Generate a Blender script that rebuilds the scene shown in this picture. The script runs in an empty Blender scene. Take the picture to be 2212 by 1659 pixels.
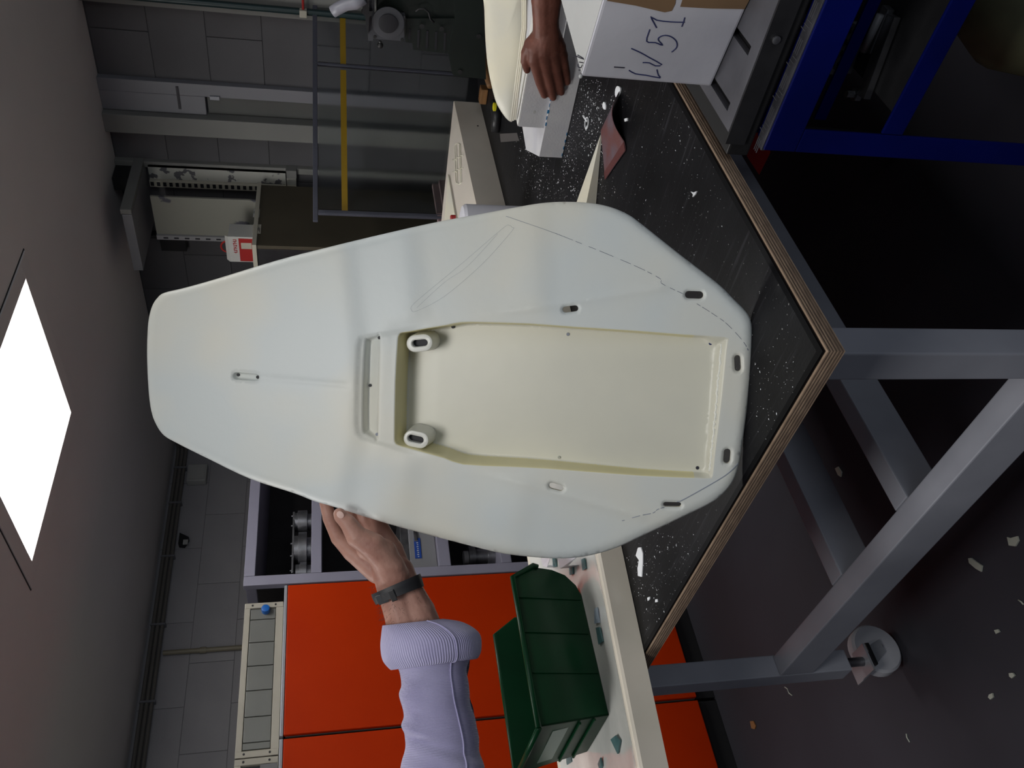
import bpy, bmesh, math, random
import numpy as np
from mathutils import Vector, Matrix
from mathutils.geometry import delaunay_2d_cdt
random.seed(7)
SC = bpy.context.scene
COL = SC.collection
# ------------------------------------------------------------------ camera
# world: Z up, X and Y run along the two walls of the room (metres). The photo was taken with the
# phone turned on its side: picture left is up, picture top is to the right.
F = 1807.0
PITCH, ROLL, YAW = 0.21823, -0.005572, -0.0375
CP = np.array([0.0, 0.0, 1.50])
def _cam(d):
    s2 = math.sqrt(.5)
    wx, wy, wz = (d[0]-d[1])*s2, (d[0]+d[1])*s2, d[2]
    c, s = math.cos(YAW), math.sin(YAW); x, y = c*wx-s*wy, s*wx+c*wy
    cx, cy, cz = x, -wz, y
    c, s = math.cos(PITCH), math.sin(PITCH); cy, cz = c*cy-s*cz, s*cy+c*cz
    c, s = math.cos(ROLL), math.sin(ROLL); cx, cy = c*cx-s*cy, s*cx+c*cy
    return np.array([cx, cy, cz])
M = np.array([_cam(e) for e in np.eye(3)]).T
cam = bpy.data.objects.new('camera', bpy.data.cameras.new('camera')); COL.objects.link(cam)
cam.data.sensor_fit = 'HORIZONTAL'; cam.data.sensor_width = 36.0; cam.data.lens = 36.0*F/2212.0
cam.data.clip_start = 0.02; cam.data.clip_end = 60
_m = Matrix.Identity(4)
for i in range(3):
    _m[i][0] = M[1][i]; _m[i][1] = M[0][i]; _m[i][2] = -M[2][i]; _m[i][3] = CP[i]
cam.matrix_world = _m
SC.camera = cam
# surveying helpers: a sight line through a pixel of the 2212x1659 photograph met with a real plane
def ray(x, y): return M.T @ np.array([(1659-y-829.5)/F, (x-1106)/F, 1.0])
def hit(x, y, ax, val):
    d = ray(x, y); return CP + (val-CP[ax])/d[ax]*d
def XP(x, y, v): return hit(x, y, 0, v)
def YP(x, y, v): return hit(x, y, 1, v)
def ZP(x, y, v): return hit(x, y, 2, v)
def DP(x, y, z): return CP + ray(x, y)*z
# ------------------------------------------------------------------ world, lights, exposure
SC.view_settings.view_transform = 'Standard'; SC.view_settings.look = 'None'
SC.view_settings.gamma = 1.0; SC.view_settings.use_curve_mapping = False
SC.view_settings.exposure = 0.0
w = bpy.data.worlds.new('world'); SC.world = w; w.use_nodes = True
w.node_tree.nodes['Background'].inputs[0].default_value = (0.75, 0.82, 1.0, 1)
w.node_tree.nodes['Background'].inputs[1].default_value = 0.06
def area(name, loc, target, sx, sy, power, color):
    L = bpy.data.lights.new(name, 'AREA'); L.shape = 'RECTANGLE'; L.size = sx; L.size_y = sy
    L.energy = power; L.color = color
    o = bpy.data.objects.new(name, L); COL.objects.link(o); o.location = loc
    o.rotation_euler = (Vector(target)-Vector(loc)).to_track_quat('-Z', 'Y').to_euler()
    return o
# weak daylight from the window wall behind the photographer, and the grid of ceiling panels (four, 1.8 m apart;
# one of them is in view and is built below as a glowing diffuser, the other three hang over the photographer's side)
area('window_daylight', (-0.7, -3.1, 1.35), (0.8, 0.8, 1.45), 2.6, 1.5, 20, (0.84, 0.92, 1.0))
for px_, py_, pw_ in ((0.0, 0.32, 14.5), (1.80, 0.32, 9), (0.02, 2.15, 13)):
    area('ceiling_panel_light', (px_, py_, 2.385), (px_, py_, 0), .58, .58, pw_, (1.0, 0.985, 0.96))

# ------------------------------------------------------------------ materials
def S(r, g, b):
    f = lambda c: (c/255/12.92) if c/255 <= .04045 else ((c/255+.055)/1.055)**2.4
    return (f(r), f(g), f(b))
MATS = {}
def mat(name, c1, c2=None, scale=6.0, rough=.5, metal=0.0, bump=0.0, bscale=60.0, spec=.5, detail=4.0,
        lo=.35, hi=.65, coat=0.0, trans=0.0, alpha=1.0, emit=None, sheen=0.0, stretch=(1, 1, 1)):
    if name in MATS: return MATS[name]
    m = bpy.data.materials.new(name); m.use_nodes = True; nt = m.node_tree; N = nt.nodes; L = nt.links
    b = N['Principled BSDF']
    b.inputs['Base Color'].default_value = (*c1, 1); b.inputs['Roughness'].default_value = rough
    b.inputs['Metallic'].default_value = metal; b.inputs['Specular IOR Level'].default_value = spec
    b.inputs['Coat Weight'].default_value = coat; b.inputs['Coat Roughness'].default_value = .15
    b.inputs['Transmission Weight'].default_value = trans; b.inputs['Alpha'].default_value = alpha
    b.inputs['Sheen Weight'].default_value = sheen
    tc = N.new('ShaderNodeTexCoord'); mp = N.new('ShaderNodeMapping'); mp.inputs['Scale'].default_value = stretch
    L.new(tc.outputs['Object'], mp.inputs['Vector'])
    if c2 is not None:
        n = N.new('ShaderNodeTexNoise'); n.inputs['Scale'].default_value = scale; n.inputs['Detail'].default_value = detail
        L.new(mp.outputs[0], n.inputs['Vector'])
        r = N.new('ShaderNodeValToRGB'); r.color_ramp.elements[0].position = lo; r.color_ramp.elements[1].position = hi
        r.color_ramp.elements[0].color = (*c1, 1); r.color_ramp.elements[1].color = (*c2, 1)
        L.new(n.outputs['Fac'], r.inputs[0]); L.new(r.outputs[0], b.inputs['Base Color'])
    if bump > 0:
        n2 = N.new('ShaderNodeTexNoise'); n2.inputs['Scale'].default_value = bscale; n2.inputs['Detail'].default_value = 5
        L.new(mp.outputs[0], n2.inputs['Vector'])
        bp = N.new('ShaderNodeBump'); bp.inputs['Strength'].default_value = bump; bp.inputs['Distance'].default_value = .002
        L.new(n2.outputs['Fac'], bp.inputs['Height']); L.new(bp.outputs[0], b.inputs['Normal'])
    if emit:
        b.inputs['Emission Color'].default_value = (*emit[0], 1); b.inputs['Emission Strength'].default_value = emit[1]
    MATS[name] = m; return m
def table_mat():
    m = mat('black_laminate', (.005, .005, .006), (.014, .014, .016), 5, .42, bump=.1, bscale=200, spec=.11, lo=.3, hi=.75)
    nt = m.node_tree; N = nt.nodes; L = nt.links; b = N['Principled BSDF']
    base = b.inputs['Base Color'].links[0].from_socket
    tc = N.new('ShaderNodeTexCoord'); out = base
    for i, (rot, sc) in enumerate((((0, 0, .5), 9), ((0, 0, -.4), 7), ((0, 0, 1.3), 11))):      # long light sanding scratches
        mp = N.new('ShaderNodeMapping'); mp.inputs['Rotation'].default_value = rot; mp.inputs['Scale'].default_value = (sc*14, sc*.7, 1)
        mp.inputs['Location'].default_value = (i*3.1, i*1.7, 0)
        n = N.new('ShaderNodeTexNoise'); n.inputs['Scale'].default_value = 1; n.inputs['Detail'].default_value = 3
        r = N.new('ShaderNodeValToRGB'); r.color_ramp.elements[0].position = .62; r.color_ramp.elements[1].position = .80
        r.color_ramp.elements[0].color = (0, 0, 0, 1); r.color_ramp.elements[1].color = (.5, .5, .5, 1)
        mx = N.new('ShaderNodeMixRGB'); mx.inputs[2].default_value = (.06, .06, .07, 1)
        L.new(tc.outputs['Object'], mp.inputs[0]); L.new(mp.outputs[0], n.inputs['Vector']); L.new(n.outputs['Fac'], r.inputs[0])
        L.new(r.outputs[0], mx.inputs[0]); L.new(out, mx.inputs[1]); out = mx.outputs[0]
    n = N.new('ShaderNodeTexNoise'); n.inputs['Scale'].default_value = 170; n.inputs['Detail'].default_value = 1   # fine dust grains
    n3 = N.new('ShaderNodeTexNoise'); n3.inputs['Scale'].default_value = 2.5
    r = N.new('ShaderNodeValToRGB'); r.color_ramp.elements[0].position = .73; r.color_ramp.elements[1].position = .78
    mu = N.new('ShaderNodeMath'); mu.operation = 'MULTIPLY'
    mx = N.new('ShaderNodeMixRGB'); mx.inputs[2].default_value = (.4, .4, .4, 1)
    L.new(tc.outputs['Object'], n.inputs['Vector']); L.new(tc.outputs['Object'], n3.inputs['Vector']); L.new(n.outputs['Fac'], r.inputs[0])
    L.new(r.outputs[0], mu.inputs[0]); L.new(n3.outputs['Fac'], mu.inputs[1]); L.new(mu.outputs[0], mx.inputs[0])
    L.new(out, mx.inputs[1]); L.new(mx.outputs[0], b.inputs['Base Color'])
    return m
def corduroy(name, axis):
    m = mat(name, S(170, 166, 202), S(156, 151, 190), 14, .85, sheen=.35)
    nt = m.node_tree; N = nt.nodes; L = nt.links; b = N['Principled BSDF']
    uv = N.new('ShaderNodeUVMap'); wv = N.new('ShaderNodeTexWave'); wv.wave_type = 'BANDS'; wv.bands_direction = axis
    wv.inputs['Scale'].default_value = 1.0; wv.inputs['Distortion'].default_value = .6; wv.inputs['Detail'].default_value = 1
    L.new(uv.outputs[0], wv.inputs['Vector'])
    bp = N.new('ShaderNodeBump'); bp.inputs['Strength'].default_value = .7; bp.inputs['Distance'].default_value = .0012
    L.new(wv.outputs['Fac'], bp.inputs['Height']); L.new(bp.outputs[0], b.inputs['Normal'])
    return m
W = {}
W['board'] = mat('cream_resin', S(218, 217, 206), S(207, 213, 212), 5, .42, bump=.12, bscale=90, spec=.4, detail=2, lo=.38, hi=.6)
W['resin2'] = mat('yellow_resin_wall', S(224, 217, 176), S(214, 206, 158), 4, .35, bump=.1, bscale=50, spec=.4)
W['resin'] = mat('raw_yellow_resin', S(216, 214, 198), S(206, 205, 192), 4, .35, bump=.1, bscale=50, spec=.4)
W['boss'] = mat('boss_resin', S(226, 226, 218), None, rough=.35)
W['rim'] = mat('board_rim', S(226, 222, 205), None, rough=.4)
W['dark'] = mat('dark_hole', (.008, .008, .012), None, rough=.6)
W['edgeb'] = mat('black_edge_seal', (.002, .002, .003), None, rough=.5, spec=.1)
W['binlabel'] = mat('grey_green_label', S(88, 108, 98), None, rough=.35)
W['pencil'] = mat('pencil', S(140, 146, 158), None, rough=.6)
W['bead'] = mat('filler', S(232, 232, 222), None, rough=.45, bump=.8, bscale=250)
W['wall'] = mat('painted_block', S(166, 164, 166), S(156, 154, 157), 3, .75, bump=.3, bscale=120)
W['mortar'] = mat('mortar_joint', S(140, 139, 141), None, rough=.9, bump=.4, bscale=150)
W['wallr'] = mat('shade_toned_block', S(88, 87, 90), S(80, 79, 82), 2.5, .8, bump=.3, bscale=120)  # darker copy of the block paint: right wall's shade put into its colour
W['mortarr'] = mat('shade_toned_joint', S(72, 71, 74), None, rough=.9, bump=.4, bscale=150)  # joints darkened likewise, the wall's shade put into their colour
W['wall2'] = mat('painted_pier', S(126, 126, 122), S(116, 116, 114), 3, .7, bump=.2, bscale=100)
W['ceil'] = mat('ceiling_paint', S(232, 226, 223), S(224, 219, 217), 1.2, .8)
W['floor'] = mat('floor_epoxy', S(59, 58, 65), S(47, 46, 51), 1.1, .6, bump=.1, bscale=40, spec=.15)
W['orange'] = mat('orange_enamel', S(176, 46, 0), S(168, 41, 0), 3, .5, bump=.05, bscale=300, spec=.12)
W['lav'] = mat('lavender_grey_enamel', S(132, 130, 146), S(126, 124, 140), 4, .5)
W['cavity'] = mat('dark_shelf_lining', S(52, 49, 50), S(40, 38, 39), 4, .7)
W['beige'] = mat('beige_enamel', S(166, 161, 148), S(156, 151, 139), 6, .5)
W['drawer'] = mat('grey_drawer_front', S(110, 111, 107), S(103, 104, 100), 5, .4)
W['silver'] = mat('silver_trim', S(150, 152, 158), None, rough=.4, metal=.25)
W['black'] = mat('black_paint', (.012, .012, .013), None, rough=.5)
W['blackp'] = mat('black_plastic', (.015, .015, .017), (.022, .022, .024), 20, .4, bump=.1, bscale=200)
W['steel'] = mat('brushed_steel', S(150, 150, 154), S(120, 120, 124), 20, .35, metal=.9, bump=.1, bscale=100)
W['frame'] = mat('grey_frame_paint', S(158, 160, 170), S(146, 148, 158), 5, .48, bump=.05, bscale=90)
W['tabletop'] = table_mat()
W['ply_l'] = mat('ply_light', S(160, 137, 116), S(140, 119, 100), 3, .7, stretch=(14, 14, 60), bump=.3, bscale=30)
W['ply_d'] = mat('ply_dark', S(104, 86, 72), S(86, 71, 60), 3, .75, stretch=(14, 14, 60), bump=.3, bscale=30)
W['green'] = mat('green_plastic', S(2, 50, 26), S(1, 42, 21), 8, .38, bump=.05, bscale=60, spec=.16)
W['tray'] = mat('tray_resin', S(222, 214, 200), S(210, 204, 188), 5, .3, coat=.4)
W['gloss'] = mat('glossy_white_skin', S(226, 226, 220), S(205, 206, 202), 7, .12, bump=.6, bscale=12, coat=.6)
W['teal'] = mat('teal_shard', S(92, 128, 130), S(64, 96, 98), 12, .3)
W['paleblue'] = mat('pale_blue_shard', S(150, 165, 178), None, rough=.35)
W['paper'] = mat('white_plastic_sheet', S(214, 214, 222), None, rough=.4)
W['foam'] = mat('white_foam', S(206, 206, 208), S(194, 194, 200), 14, .7, bump=.25, bscale=220)
W['foamhi'] = mat('white_foam_cut', S(226, 226, 224), None, rough=.75, bump=.5, bscale=160)
W['cream'] = mat('cream_resin_part', S(228, 222, 200), S(214, 212, 200), 6, .45, bump=.1, bscale=60)
W['cream2'] = mat('pinkish_cream_block', S(214, 206, 194), S(206, 199, 188), 6, .55)
W['pink'] = mat('pinkish_grey_block', S(150, 128, 128), S(136, 116, 116), 12, .7)
W['blueink'] = mat('blue_ink', S(40, 120, 170), None, rough=.5)
W['card'] = mat('white_card', S(196, 196, 204), S(182, 182, 192), 5, .75, bump=.35, bscale=40)
W['cardtop'] = mat('white_card_top', S(190, 191, 190), S(180, 181, 180), 6, .8, bump=.3, bscale=60)
W['kraft'] = mat('kraft_tape', S(128, 102, 76), S(116, 92, 68), 7, .6)
W['ink'] = mat('marker_ink', S(44, 50, 96), None, rough=.5)
W['inkdk'] = mat('marker_ink_dark', S(40, 40, 52), None, rough=.5)
W['sand'] = mat('sandpaper_red', S(96, 54, 53), S(92, 78, 88), 13, .75, bump=.4, bscale=300, lo=.4, hi=.6)
W['sandedge'] = mat('sandpaper_back', S(84, 36, 35), None, rough=.8, bump=.3, bscale=300)
W['chip'] = mat('white_foam_chip', S(225, 228, 232), None, rough=.6)
W['chipd'] = mat('grey_chip', S(170, 172, 160), None, rough=.7)
W['skin1'] = mat('skin_light', S(178, 136, 121), S(156, 112, 99), 26, .5, bump=.3, bscale=180, spec=.35)
W['skin2'] = mat('skin_dark', S(116, 72, 60), S(94, 56, 46), 20, .5, bump=.3, bscale=160, spec=.35)
W['nail1'] = mat('nail_light', S(226, 190, 178), None, rough=.3)
W['nail2'] = mat('nail_dark', S(150, 100, 90), None, rough=.3)
W['hair'] = mat('arm_hair', S(66, 50, 42), None, rough=.6)
W['strap'] = mat('watch_strap', (.014, .014, .017), None, rough=.55)
W['clasp'] = mat('watch_clasp', S(58, 60, 64), None, rough=.35)
W['sleeve'] = corduroy('corduroy_sleeve', 'Y')
W['cuff'] = corduroy('corduroy_cuff', 'X')
W['bluep'] = mat('blue_machine_paint', S(2, 14, 92), S(1, 10, 74), 5, .5, spec=.15, bump=.1, bscale=60)
W['plate'] = mat('worn_steel_plate', S(108, 108, 114), S(92, 92, 98), 12, .5, metal=.3, bump=.1, bscale=100)
W['tread'] = mat('tread_plate', S(86, 86, 92), S(62, 62, 68), 22, .45, metal=.4, bump=.6, bscale=70)
W['mgreen'] = mat('machine_green', S(14, 24, 20), S(11, 19, 16), 6, .45, bump=.1, bscale=60)
W['mgrey'] = mat('machine_grey', S(70, 71, 76), S(60, 61, 66), 6, .45)
W['nozzle'] = mat('grey_white_plastic', S(150, 150, 160), S(136, 136, 146), 8, .4)
W['alu'] = mat('grey_aluminium', S(76, 77, 88), S(68, 69, 80), 8, .45, metal=.1)
W['yellow'] = mat('yellow_tape', S(142, 112, 2), None, rough=.5)
W['flake'] = mat('flaking_white_paint', S(170, 170, 163), S(80, 80, 84), 17, .6, lo=.57, hi=.59, detail=5)
W['flake2'] = mat('stained_white_paint', S(128, 127, 118), S(70, 70, 78), 6, .6, lo=.56, hi=.585, detail=6)
W['brown'] = mat('brown_fibreboard', S(74, 68, 54), S(66, 60, 47), 4, .6)
W['ivory'] = mat('ivory_edge', S(170, 166, 152), None, rough=.5)
W['white'] = mat('white_plastic', S(176, 176, 172), None, rough=.4)
W['red'] = mat('red_print', S(150, 30, 27), None, rough=.5)
W['reddark'] = mat('dark_red_paint', S(150, 14, 10), S(120, 10, 8), 5, .5)
W['blue'] = mat('blue_plastic', S(24, 92, 170), None, rough=.35)
W['bluelab'] = mat('blue_label', S(34, 66, 140), None, rough=.4)
W['pipe'] = mat('dark_green_pipe', S(22, 44, 46), None, rough=.4)
W['conduit'] = mat('brown_grey_conduit', S(104, 100, 94), None, rough=.5)
W['beigepipe'] = mat('beige_pipe', S(140, 132, 112), None, rough=.5)
W['jbox'] = mat('junction_box', S(176, 176, 172), None, rough=.5)
W['door'] = mat('grey_door', S(84, 85, 83), S(78, 79, 77), 4, .5)
W['doorfr'] = mat('pale_door_frame', S(122, 122, 128), None, rough=.5)
W['duct'] = mat('grey_duct', S(120, 120, 124), None, rough=.5)
W['drum'] = mat('olive_sack', S(120, 122, 92), S(98, 98, 76), 8, .6)
W['wood'] = mat('hammer_wood', S(140, 100, 60), S(110, 76, 44), 10, .6, stretch=(1, 1, 8))
W['olive'] = mat('yellow_cap', S(200, 190, 30), None, rough=.4)
W['caster'] = mat('caster_nylon', S(190, 190, 196), S(176, 176, 182), 6, .5)
W['smoke'] = mat('clear_guard_plastic', (.74, .78, .78), None, rough=.10, trans=1.0, spec=.5)
W['light'] = mat('light_diffuser', (1, 1, 1), None, rough=.5, emit=((1.0, 0.985, 0.96), 13.0))
W['blades'] = mat('white_scrap', S(214, 220, 226), None, rough=.4)
W['tape'] = mat('clear_tape', S(92, 88, 88), None, rough=.3)

# ------------------------------------------------------------------ mesh building
ORG = {}
class MB:
    def __init__(s): s.v = []; s.f = []; s.mi = []; s.m = 0; s.uv = None; s.smooth = False
    def add(s, vs, fs):
        k = len(s.v); s.v += [tuple(map(float, p)) for p in vs]
        s.f += [tuple(i+k for i in f) for f in fs]; s.mi += [s.m]*len(fs); return s
    def box(s, lo, hi, bev=0.0):
        lo = np.minimum(lo, hi) if True else lo; 
        return s.obox(np.array(lo, float), None, None, None, hi=np.array(hi, float), bev=bev)
    def obox(s, o, a, b, c, hi=None, bev=0.0):
        # o corner, a b c edge vectors
        if hi is not None:
            d = hi-o; 
            a, b, c = np.array([d[0], 0, 0]), np.array([0, d[1], 0]), np.array([0, 0, d[2]])
        o, a, b, c = [np.array(q, float) for q in (o, a, b, c)]
        if np.dot(np.cross(a, b), c) < 0: a, b = b, a
        if bev <= 0:
            vs = [o, o+a, o+a+b, o+b, o+c, o+a+c, o+a+b+c, o+b+c]
            return s.add(vs, [(0, 3, 2, 1), (4, 5, 6, 7), (0, 1, 5, 4), (1, 2, 6, 5), (2, 3, 7, 6), (3, 0, 4, 7)])
        bm = bmesh.new(); vs = [bm.verts.new(p) for p in (o, o+a, o+a+b, o+b, o+c, o+a+c, o+a+b+c, o+b+c)]
        for f in ((0, 3, 2, 1), (4, 5, 6, 7), (0, 1, 5, 4), (1, 2, 6, 5), (2, 3, 7, 6), (3, 0, 4, 7)): bm.faces.new([vs[i] for i in f])
        bmesh.ops.bevel(bm, geom=list(bm.edges), offset=bev, segments=2, profile=.6, affect='EDGES')
        bm.verts.index_update()
        s.add([v.co[:] for v in bm.verts], [tuple(v.index for v in f.verts) for f in bm.faces]); bm.free(); return s
    def prism(s, pts, d):
        # pts: ordered 3D polygon, d: extrusion vector
        P = [np.array(p, float) for p in pts]; d = np.array(d, float); n = len(P)
        nn = sum(np.cross(P[i]-P[0], P[(i+1) % n]-P[0]) for i in range(1, n-1))
        if np.dot(nn, d) > 0: P = P[::-1]
        vs = P+[p+d for p in P]
        fs = [tuple(range(n)), tuple(range(2*n-1, n-1, -1))]+[((i+1) % n, i, n+i, n+(i+1) % n) for i in range(n)]
        return s.add(vs, fs)
    def tube(s, pts, r, n=8, cap=True, flat=None):
        P = [np.array(p, float) for p in pts]; R = r if hasattr(r, '__len__') else [r]*len(P)
        up = np.array([0.13, .31, .94]); rings = []
        for i, p in enumerate(P):
            t = P[min(i+1, len(P)-1)]-P[max(i-1, 0)]; t /= (np.linalg.norm(t)+1e-12)
            a = np.cross(up, t)
            if np.linalg.norm(a) < 1e-3: a = np.cross([1, 0, 0], t)
            a /= np.linalg.norm(a); b = np.cross(t, a); up = b
            rings.append([p+R[i]*(math.cos(2*math.pi*k/n)*a+math.sin(2*math.pi*k/n)*b) for k in range(n)])
        vs = [q for r_ in rings for q in r_]; fs = []
        for i in range(len(P)-1):
            for k in range(n):
                k2 = (k+1) % n; fs.append((i*n+k, i*n+k2, (i+1)*n+k2, (i+1)*n+k))
        if cap: fs += [tuple(range(n-1, -1, -1)), tuple((len(P)-1)*n+k for k in range(n))]
        return s.add(vs, fs)
    def lathe(s, c, ax, prof, n=24):
        # prof: list (height along ax, radius)
        ax = np.array(ax, float); ax /= np.linalg.norm(ax); a = np.cross(ax, [0, 0, 1] if abs(ax[2]) < .9 else [1, 0, 0]); a /= np.linalg.norm(a); b = np.cross(ax, a)
        c = np.array(c, float); vs = []; fs = []; m = len(prof)
        for h, r in prof:
            for k in range(n): vs.append(c+ax*h+max(r, 1e-5)*(math.cos(2*math.pi*k/n)*a+math.sin(2*math.pi*k/n)*b))
        for i in range(m-1):
            for k in range(n):
                k2 = (k+1) % n; fs.append((i*n+k, i*n+k2, (i+1)*n+k2, (i+1)*n+k))
        fs += [tuple(range(n-1, -1, -1)), tuple((m-1)*n+k for k in range(n))]
        return s.add(vs, fs)
    def sphere(s, c, r, n=10, sc=(1, 1, 1)):
        c = np.array(c, float); vs = []; fs = []
        for i in range(n+1):
            t = math.pi*i/n
            for k in range(2*n):
                p = math.pi*k/n; vs.append(c+r*np.array([math.sin(t)*math.cos(p)*sc[0], math.sin(t)*math.sin(p)*sc[1], math.cos(t)*sc[2]]))
        for i in range(n):
            for k in range(2*n):
                k2 = (k+1) % (2*n); fs.append((i*2*n+k, (i+1)*2*n+k, (i+1)*2*n+k2, i*2*n+k2))
        return s.add(vs, fs)
    def build(s, name, m, parent=None, smooth=None):
        me = bpy.data.meshes.new(name); off = np.zeros(3)
        if parent is not None: off = np.array(ORG[parent.name])
        me.from_pydata([tuple(np.array(v)-off) for v in s.v], [], s.f)
        ms = m if isinstance(m, (list, tuple)) else [m]
        for q in ms: me.materials.append(q)
        if len(ms) > 1: me.polygons.foreach_set('material_index', s.mi)
        sm = s.smooth if smooth is None else smooth
        if sm: me.polygons.foreach_set('use_smooth', [True]*len(me.polygons))
        if s.uv:
            u = me.uv_layers.new(name='UVMap'); 
            for li, l in enumerate(me.loops): u.data[li].uv = s.uv[l.vertex_index]
        me.update()
        if sm == 'auto':
            me.set_sharp_from_angle(angle=math.radians(35))
        o = bpy.data.objects.new(name, me); COL.objects.link(o)
        if parent is not None: o.parent = parent
        ORG[o.name] = tuple(off)
        return o
def tag(o, label, cat, group=None, kind=None):
    if label: o['label'] = label
    if cat: o['category'] = cat
    if group: o['group'] = group
    if kind: o['kind'] = kind
    return o
def thing(name, loc, label, cat, group=None):
    o = bpy.data.objects.new(name, None); COL.objects.link(o); o.location = tuple(map(float, loc)); o.empty_display_size = .05
    ORG[o.name] = tuple(map(float, loc)); return tag(o, label, cat, group)
def struct(mb, name, m):
    o = mb.build(name, m); o['kind'] = 'structure'; return o
def norm(v): v = np.array(v, float); return v/np.linalg.norm(v)
def spline(pts, n=6, closed=True):
    P = [np.array(p, float) for p in pts]; m = len(P); out = []
    rng = range(m) if closed else range(m-1)
    for i in rng:
        g = (lambda k: P[k % m]) if closed else (lambda k: P[min(max(k, 0), m-1)])
        a, b, c, d = g(i-1), g(i), g(i+1), g(i+2)
        for k in range(n):
            t = k/n
            out.append(.5*((2*b)+(-a+c)*t+(2*a-5*b+4*c-d)*t*t+(-a+3*b-3*c+d)*t**3))
    if not closed: out.append(P[-1])
    return out

# ================================================================== SETTING
HC, XW, YW = 2.40, 3.43, 4.20
fl = MB().box((-2.6, -2.6, -.05), (XW+.2, YW+.2, 0)); struct(fl, 'floor', W['floor'])
lx0, lx1, ly0, ly1 = 1.545, 2.155, 1.84, 2.46           # lit panel opening
# ceiling built round the light opening
cl = MB()
for lo, hi in (((-2.6, -2.6), (lx0-.04, YW+.2)), ((lx1+.04, -2.6), (XW+.2, YW+.2)), ((lx0-.04, -2.6), (lx1+.04, ly0-.04)), ((lx0-.04, ly1+.04), (lx1+.04, YW+.2))):
    cl.box((*lo, HC), (*hi, HC+.06))
struct(cl, 'ceiling', W['ceil'])
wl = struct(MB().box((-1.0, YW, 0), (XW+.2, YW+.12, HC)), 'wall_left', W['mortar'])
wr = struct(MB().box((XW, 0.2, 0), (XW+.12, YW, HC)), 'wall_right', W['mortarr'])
BLK = {}
def block(parent, key, lo, hi):
    lo = np.array(lo, float); hi = np.array(hi, float); sz = (key,)+tuple(np.round(hi-lo, 4))
    if sz not in BLK: 
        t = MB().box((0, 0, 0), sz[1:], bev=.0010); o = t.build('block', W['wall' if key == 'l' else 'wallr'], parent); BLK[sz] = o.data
    else:
        o = bpy.data.objects.new('block', BLK[sz]); COL.objects.link(o); o.parent = parent
    o.location = tuple(lo); return o
for r in range(11):
    z0 = .02+r*.216
    off = .22 if r % 2 else 0
    for c in range(-1, 8):
        x0 = max(.0, c*.445+off); x1 = min(XW-.006, c*.445+off+.4415)
        if x1-x0 > .05: block(wl, 'l', (x0, YW-.004, z0), (x1, YW, z0+.2132))
        y0 = max(1.0, c*.445+off+.75); y1 = min(YW-.01, c*.445+off+.75+.4415)
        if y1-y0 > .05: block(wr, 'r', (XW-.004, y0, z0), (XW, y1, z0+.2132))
# light panel in the ceiling
lp = thing('ceiling_light', (1.85, 2.15, HC), 'square bright white LED panel recessed in the grey ceiling', 'ceiling light')
MB().box((lx0, ly0, HC+.012), (lx1, ly1, HC+.03)).build('diffuser', W['light'], lp)
f = MB()
for lo, hi in (((lx0-.062, ly0-.062), (lx0, ly1+.062)), ((lx1, ly0-.062), (lx1+.062, ly1+.062)), ((lx0, ly0-.062), (lx1, ly0)), ((lx0, ly1), (lx1, ly1+.062))):
    f.box((*lo, HC-.006), (*hi, HC+.035), bev=.002)
f.build('panel_frame', W['ceil'], lp)
f = MB(); e6 = .062
for lo, hi in (((lx0-e6-.004, ly0-e6-.004), (lx0-e6, ly1+e6+.004)), ((lx1+e6, ly0-e6-.004), (lx1+e6+.004, ly1+e6+.004)), ((lx0-e6, ly0-e6-.004), (lx1+e6, ly0-e6)), ((lx0-e6, ly1+e6), (lx1+e6, ly1+e6+.004))):
    f.box((*lo, HC-.002), (*hi, HC-.0002))
f.build('shadow_gap', W['black'], lp)

# ------------------------------------------------------------------ right wall: pier, door, column, duct
def pier(n, ya, yb, dx, m):
    return struct(MB().box((XW-dx, ya, 0), (XW, yb, HC), bev=.004), 'trim_%d' % n, m)
pier(1, .9, 1.515, .055, W['wall2'])
pier(2, 1.97, 2.055, .07, W['wall2'])
pier(3, 2.215, 2.245, .03, W['wall2'])
dr = thing('door_1', (XW-.03, 1.9, 0), None, None); dr['kind'] = 'structure'
MB().box((XW-.035, 1.83, 0), (XW, 1.885, HC), bev=.003).build('door_frame', W['doorfr'], dr)
MB().box((XW-.035, 1.885, 1.99), (XW, 1.968, HC), bev=.003).build('door_frame', W['doorfr'], dr)
MB().box((XW-.020, 1.889, 0), (XW, 1.968, 1.984), bev=.003).build('door_leaf', W['door'], dr)
MB().box((XW-.045, 1.876, 1.93), (XW-.03, 1.892, 1.97), bev=.002).build('hinge', W['silver'], dr)
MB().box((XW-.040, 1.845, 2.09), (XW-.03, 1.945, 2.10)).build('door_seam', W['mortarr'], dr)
pp = thing('wall_pipe', (XW-.09, 1.5, 0), 'dark green vertical wall pipe with a small red valve', 'pipe')
a, b = XP(383, -10, XW-.08), XP(1000, 52, XW-.08)
ymid = XP(560, 17, XW-.08)[1]
MB().tube([(XW-.08, ymid, .0), (XW-.08, ymid, HC)], .013, 14).build('pipe', W['pipe'], pp, 'auto')
p = XP(655, 28, XW-.09)
MB().box(p-.014, p+.014, bev=.003).build('valve_body', W['ivory'], pp)
MB().tube([p+(0, -.01, 0), p+(0, -.06, .0)], .005, 8).build('valve_handle', W['red'], pp)
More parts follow.
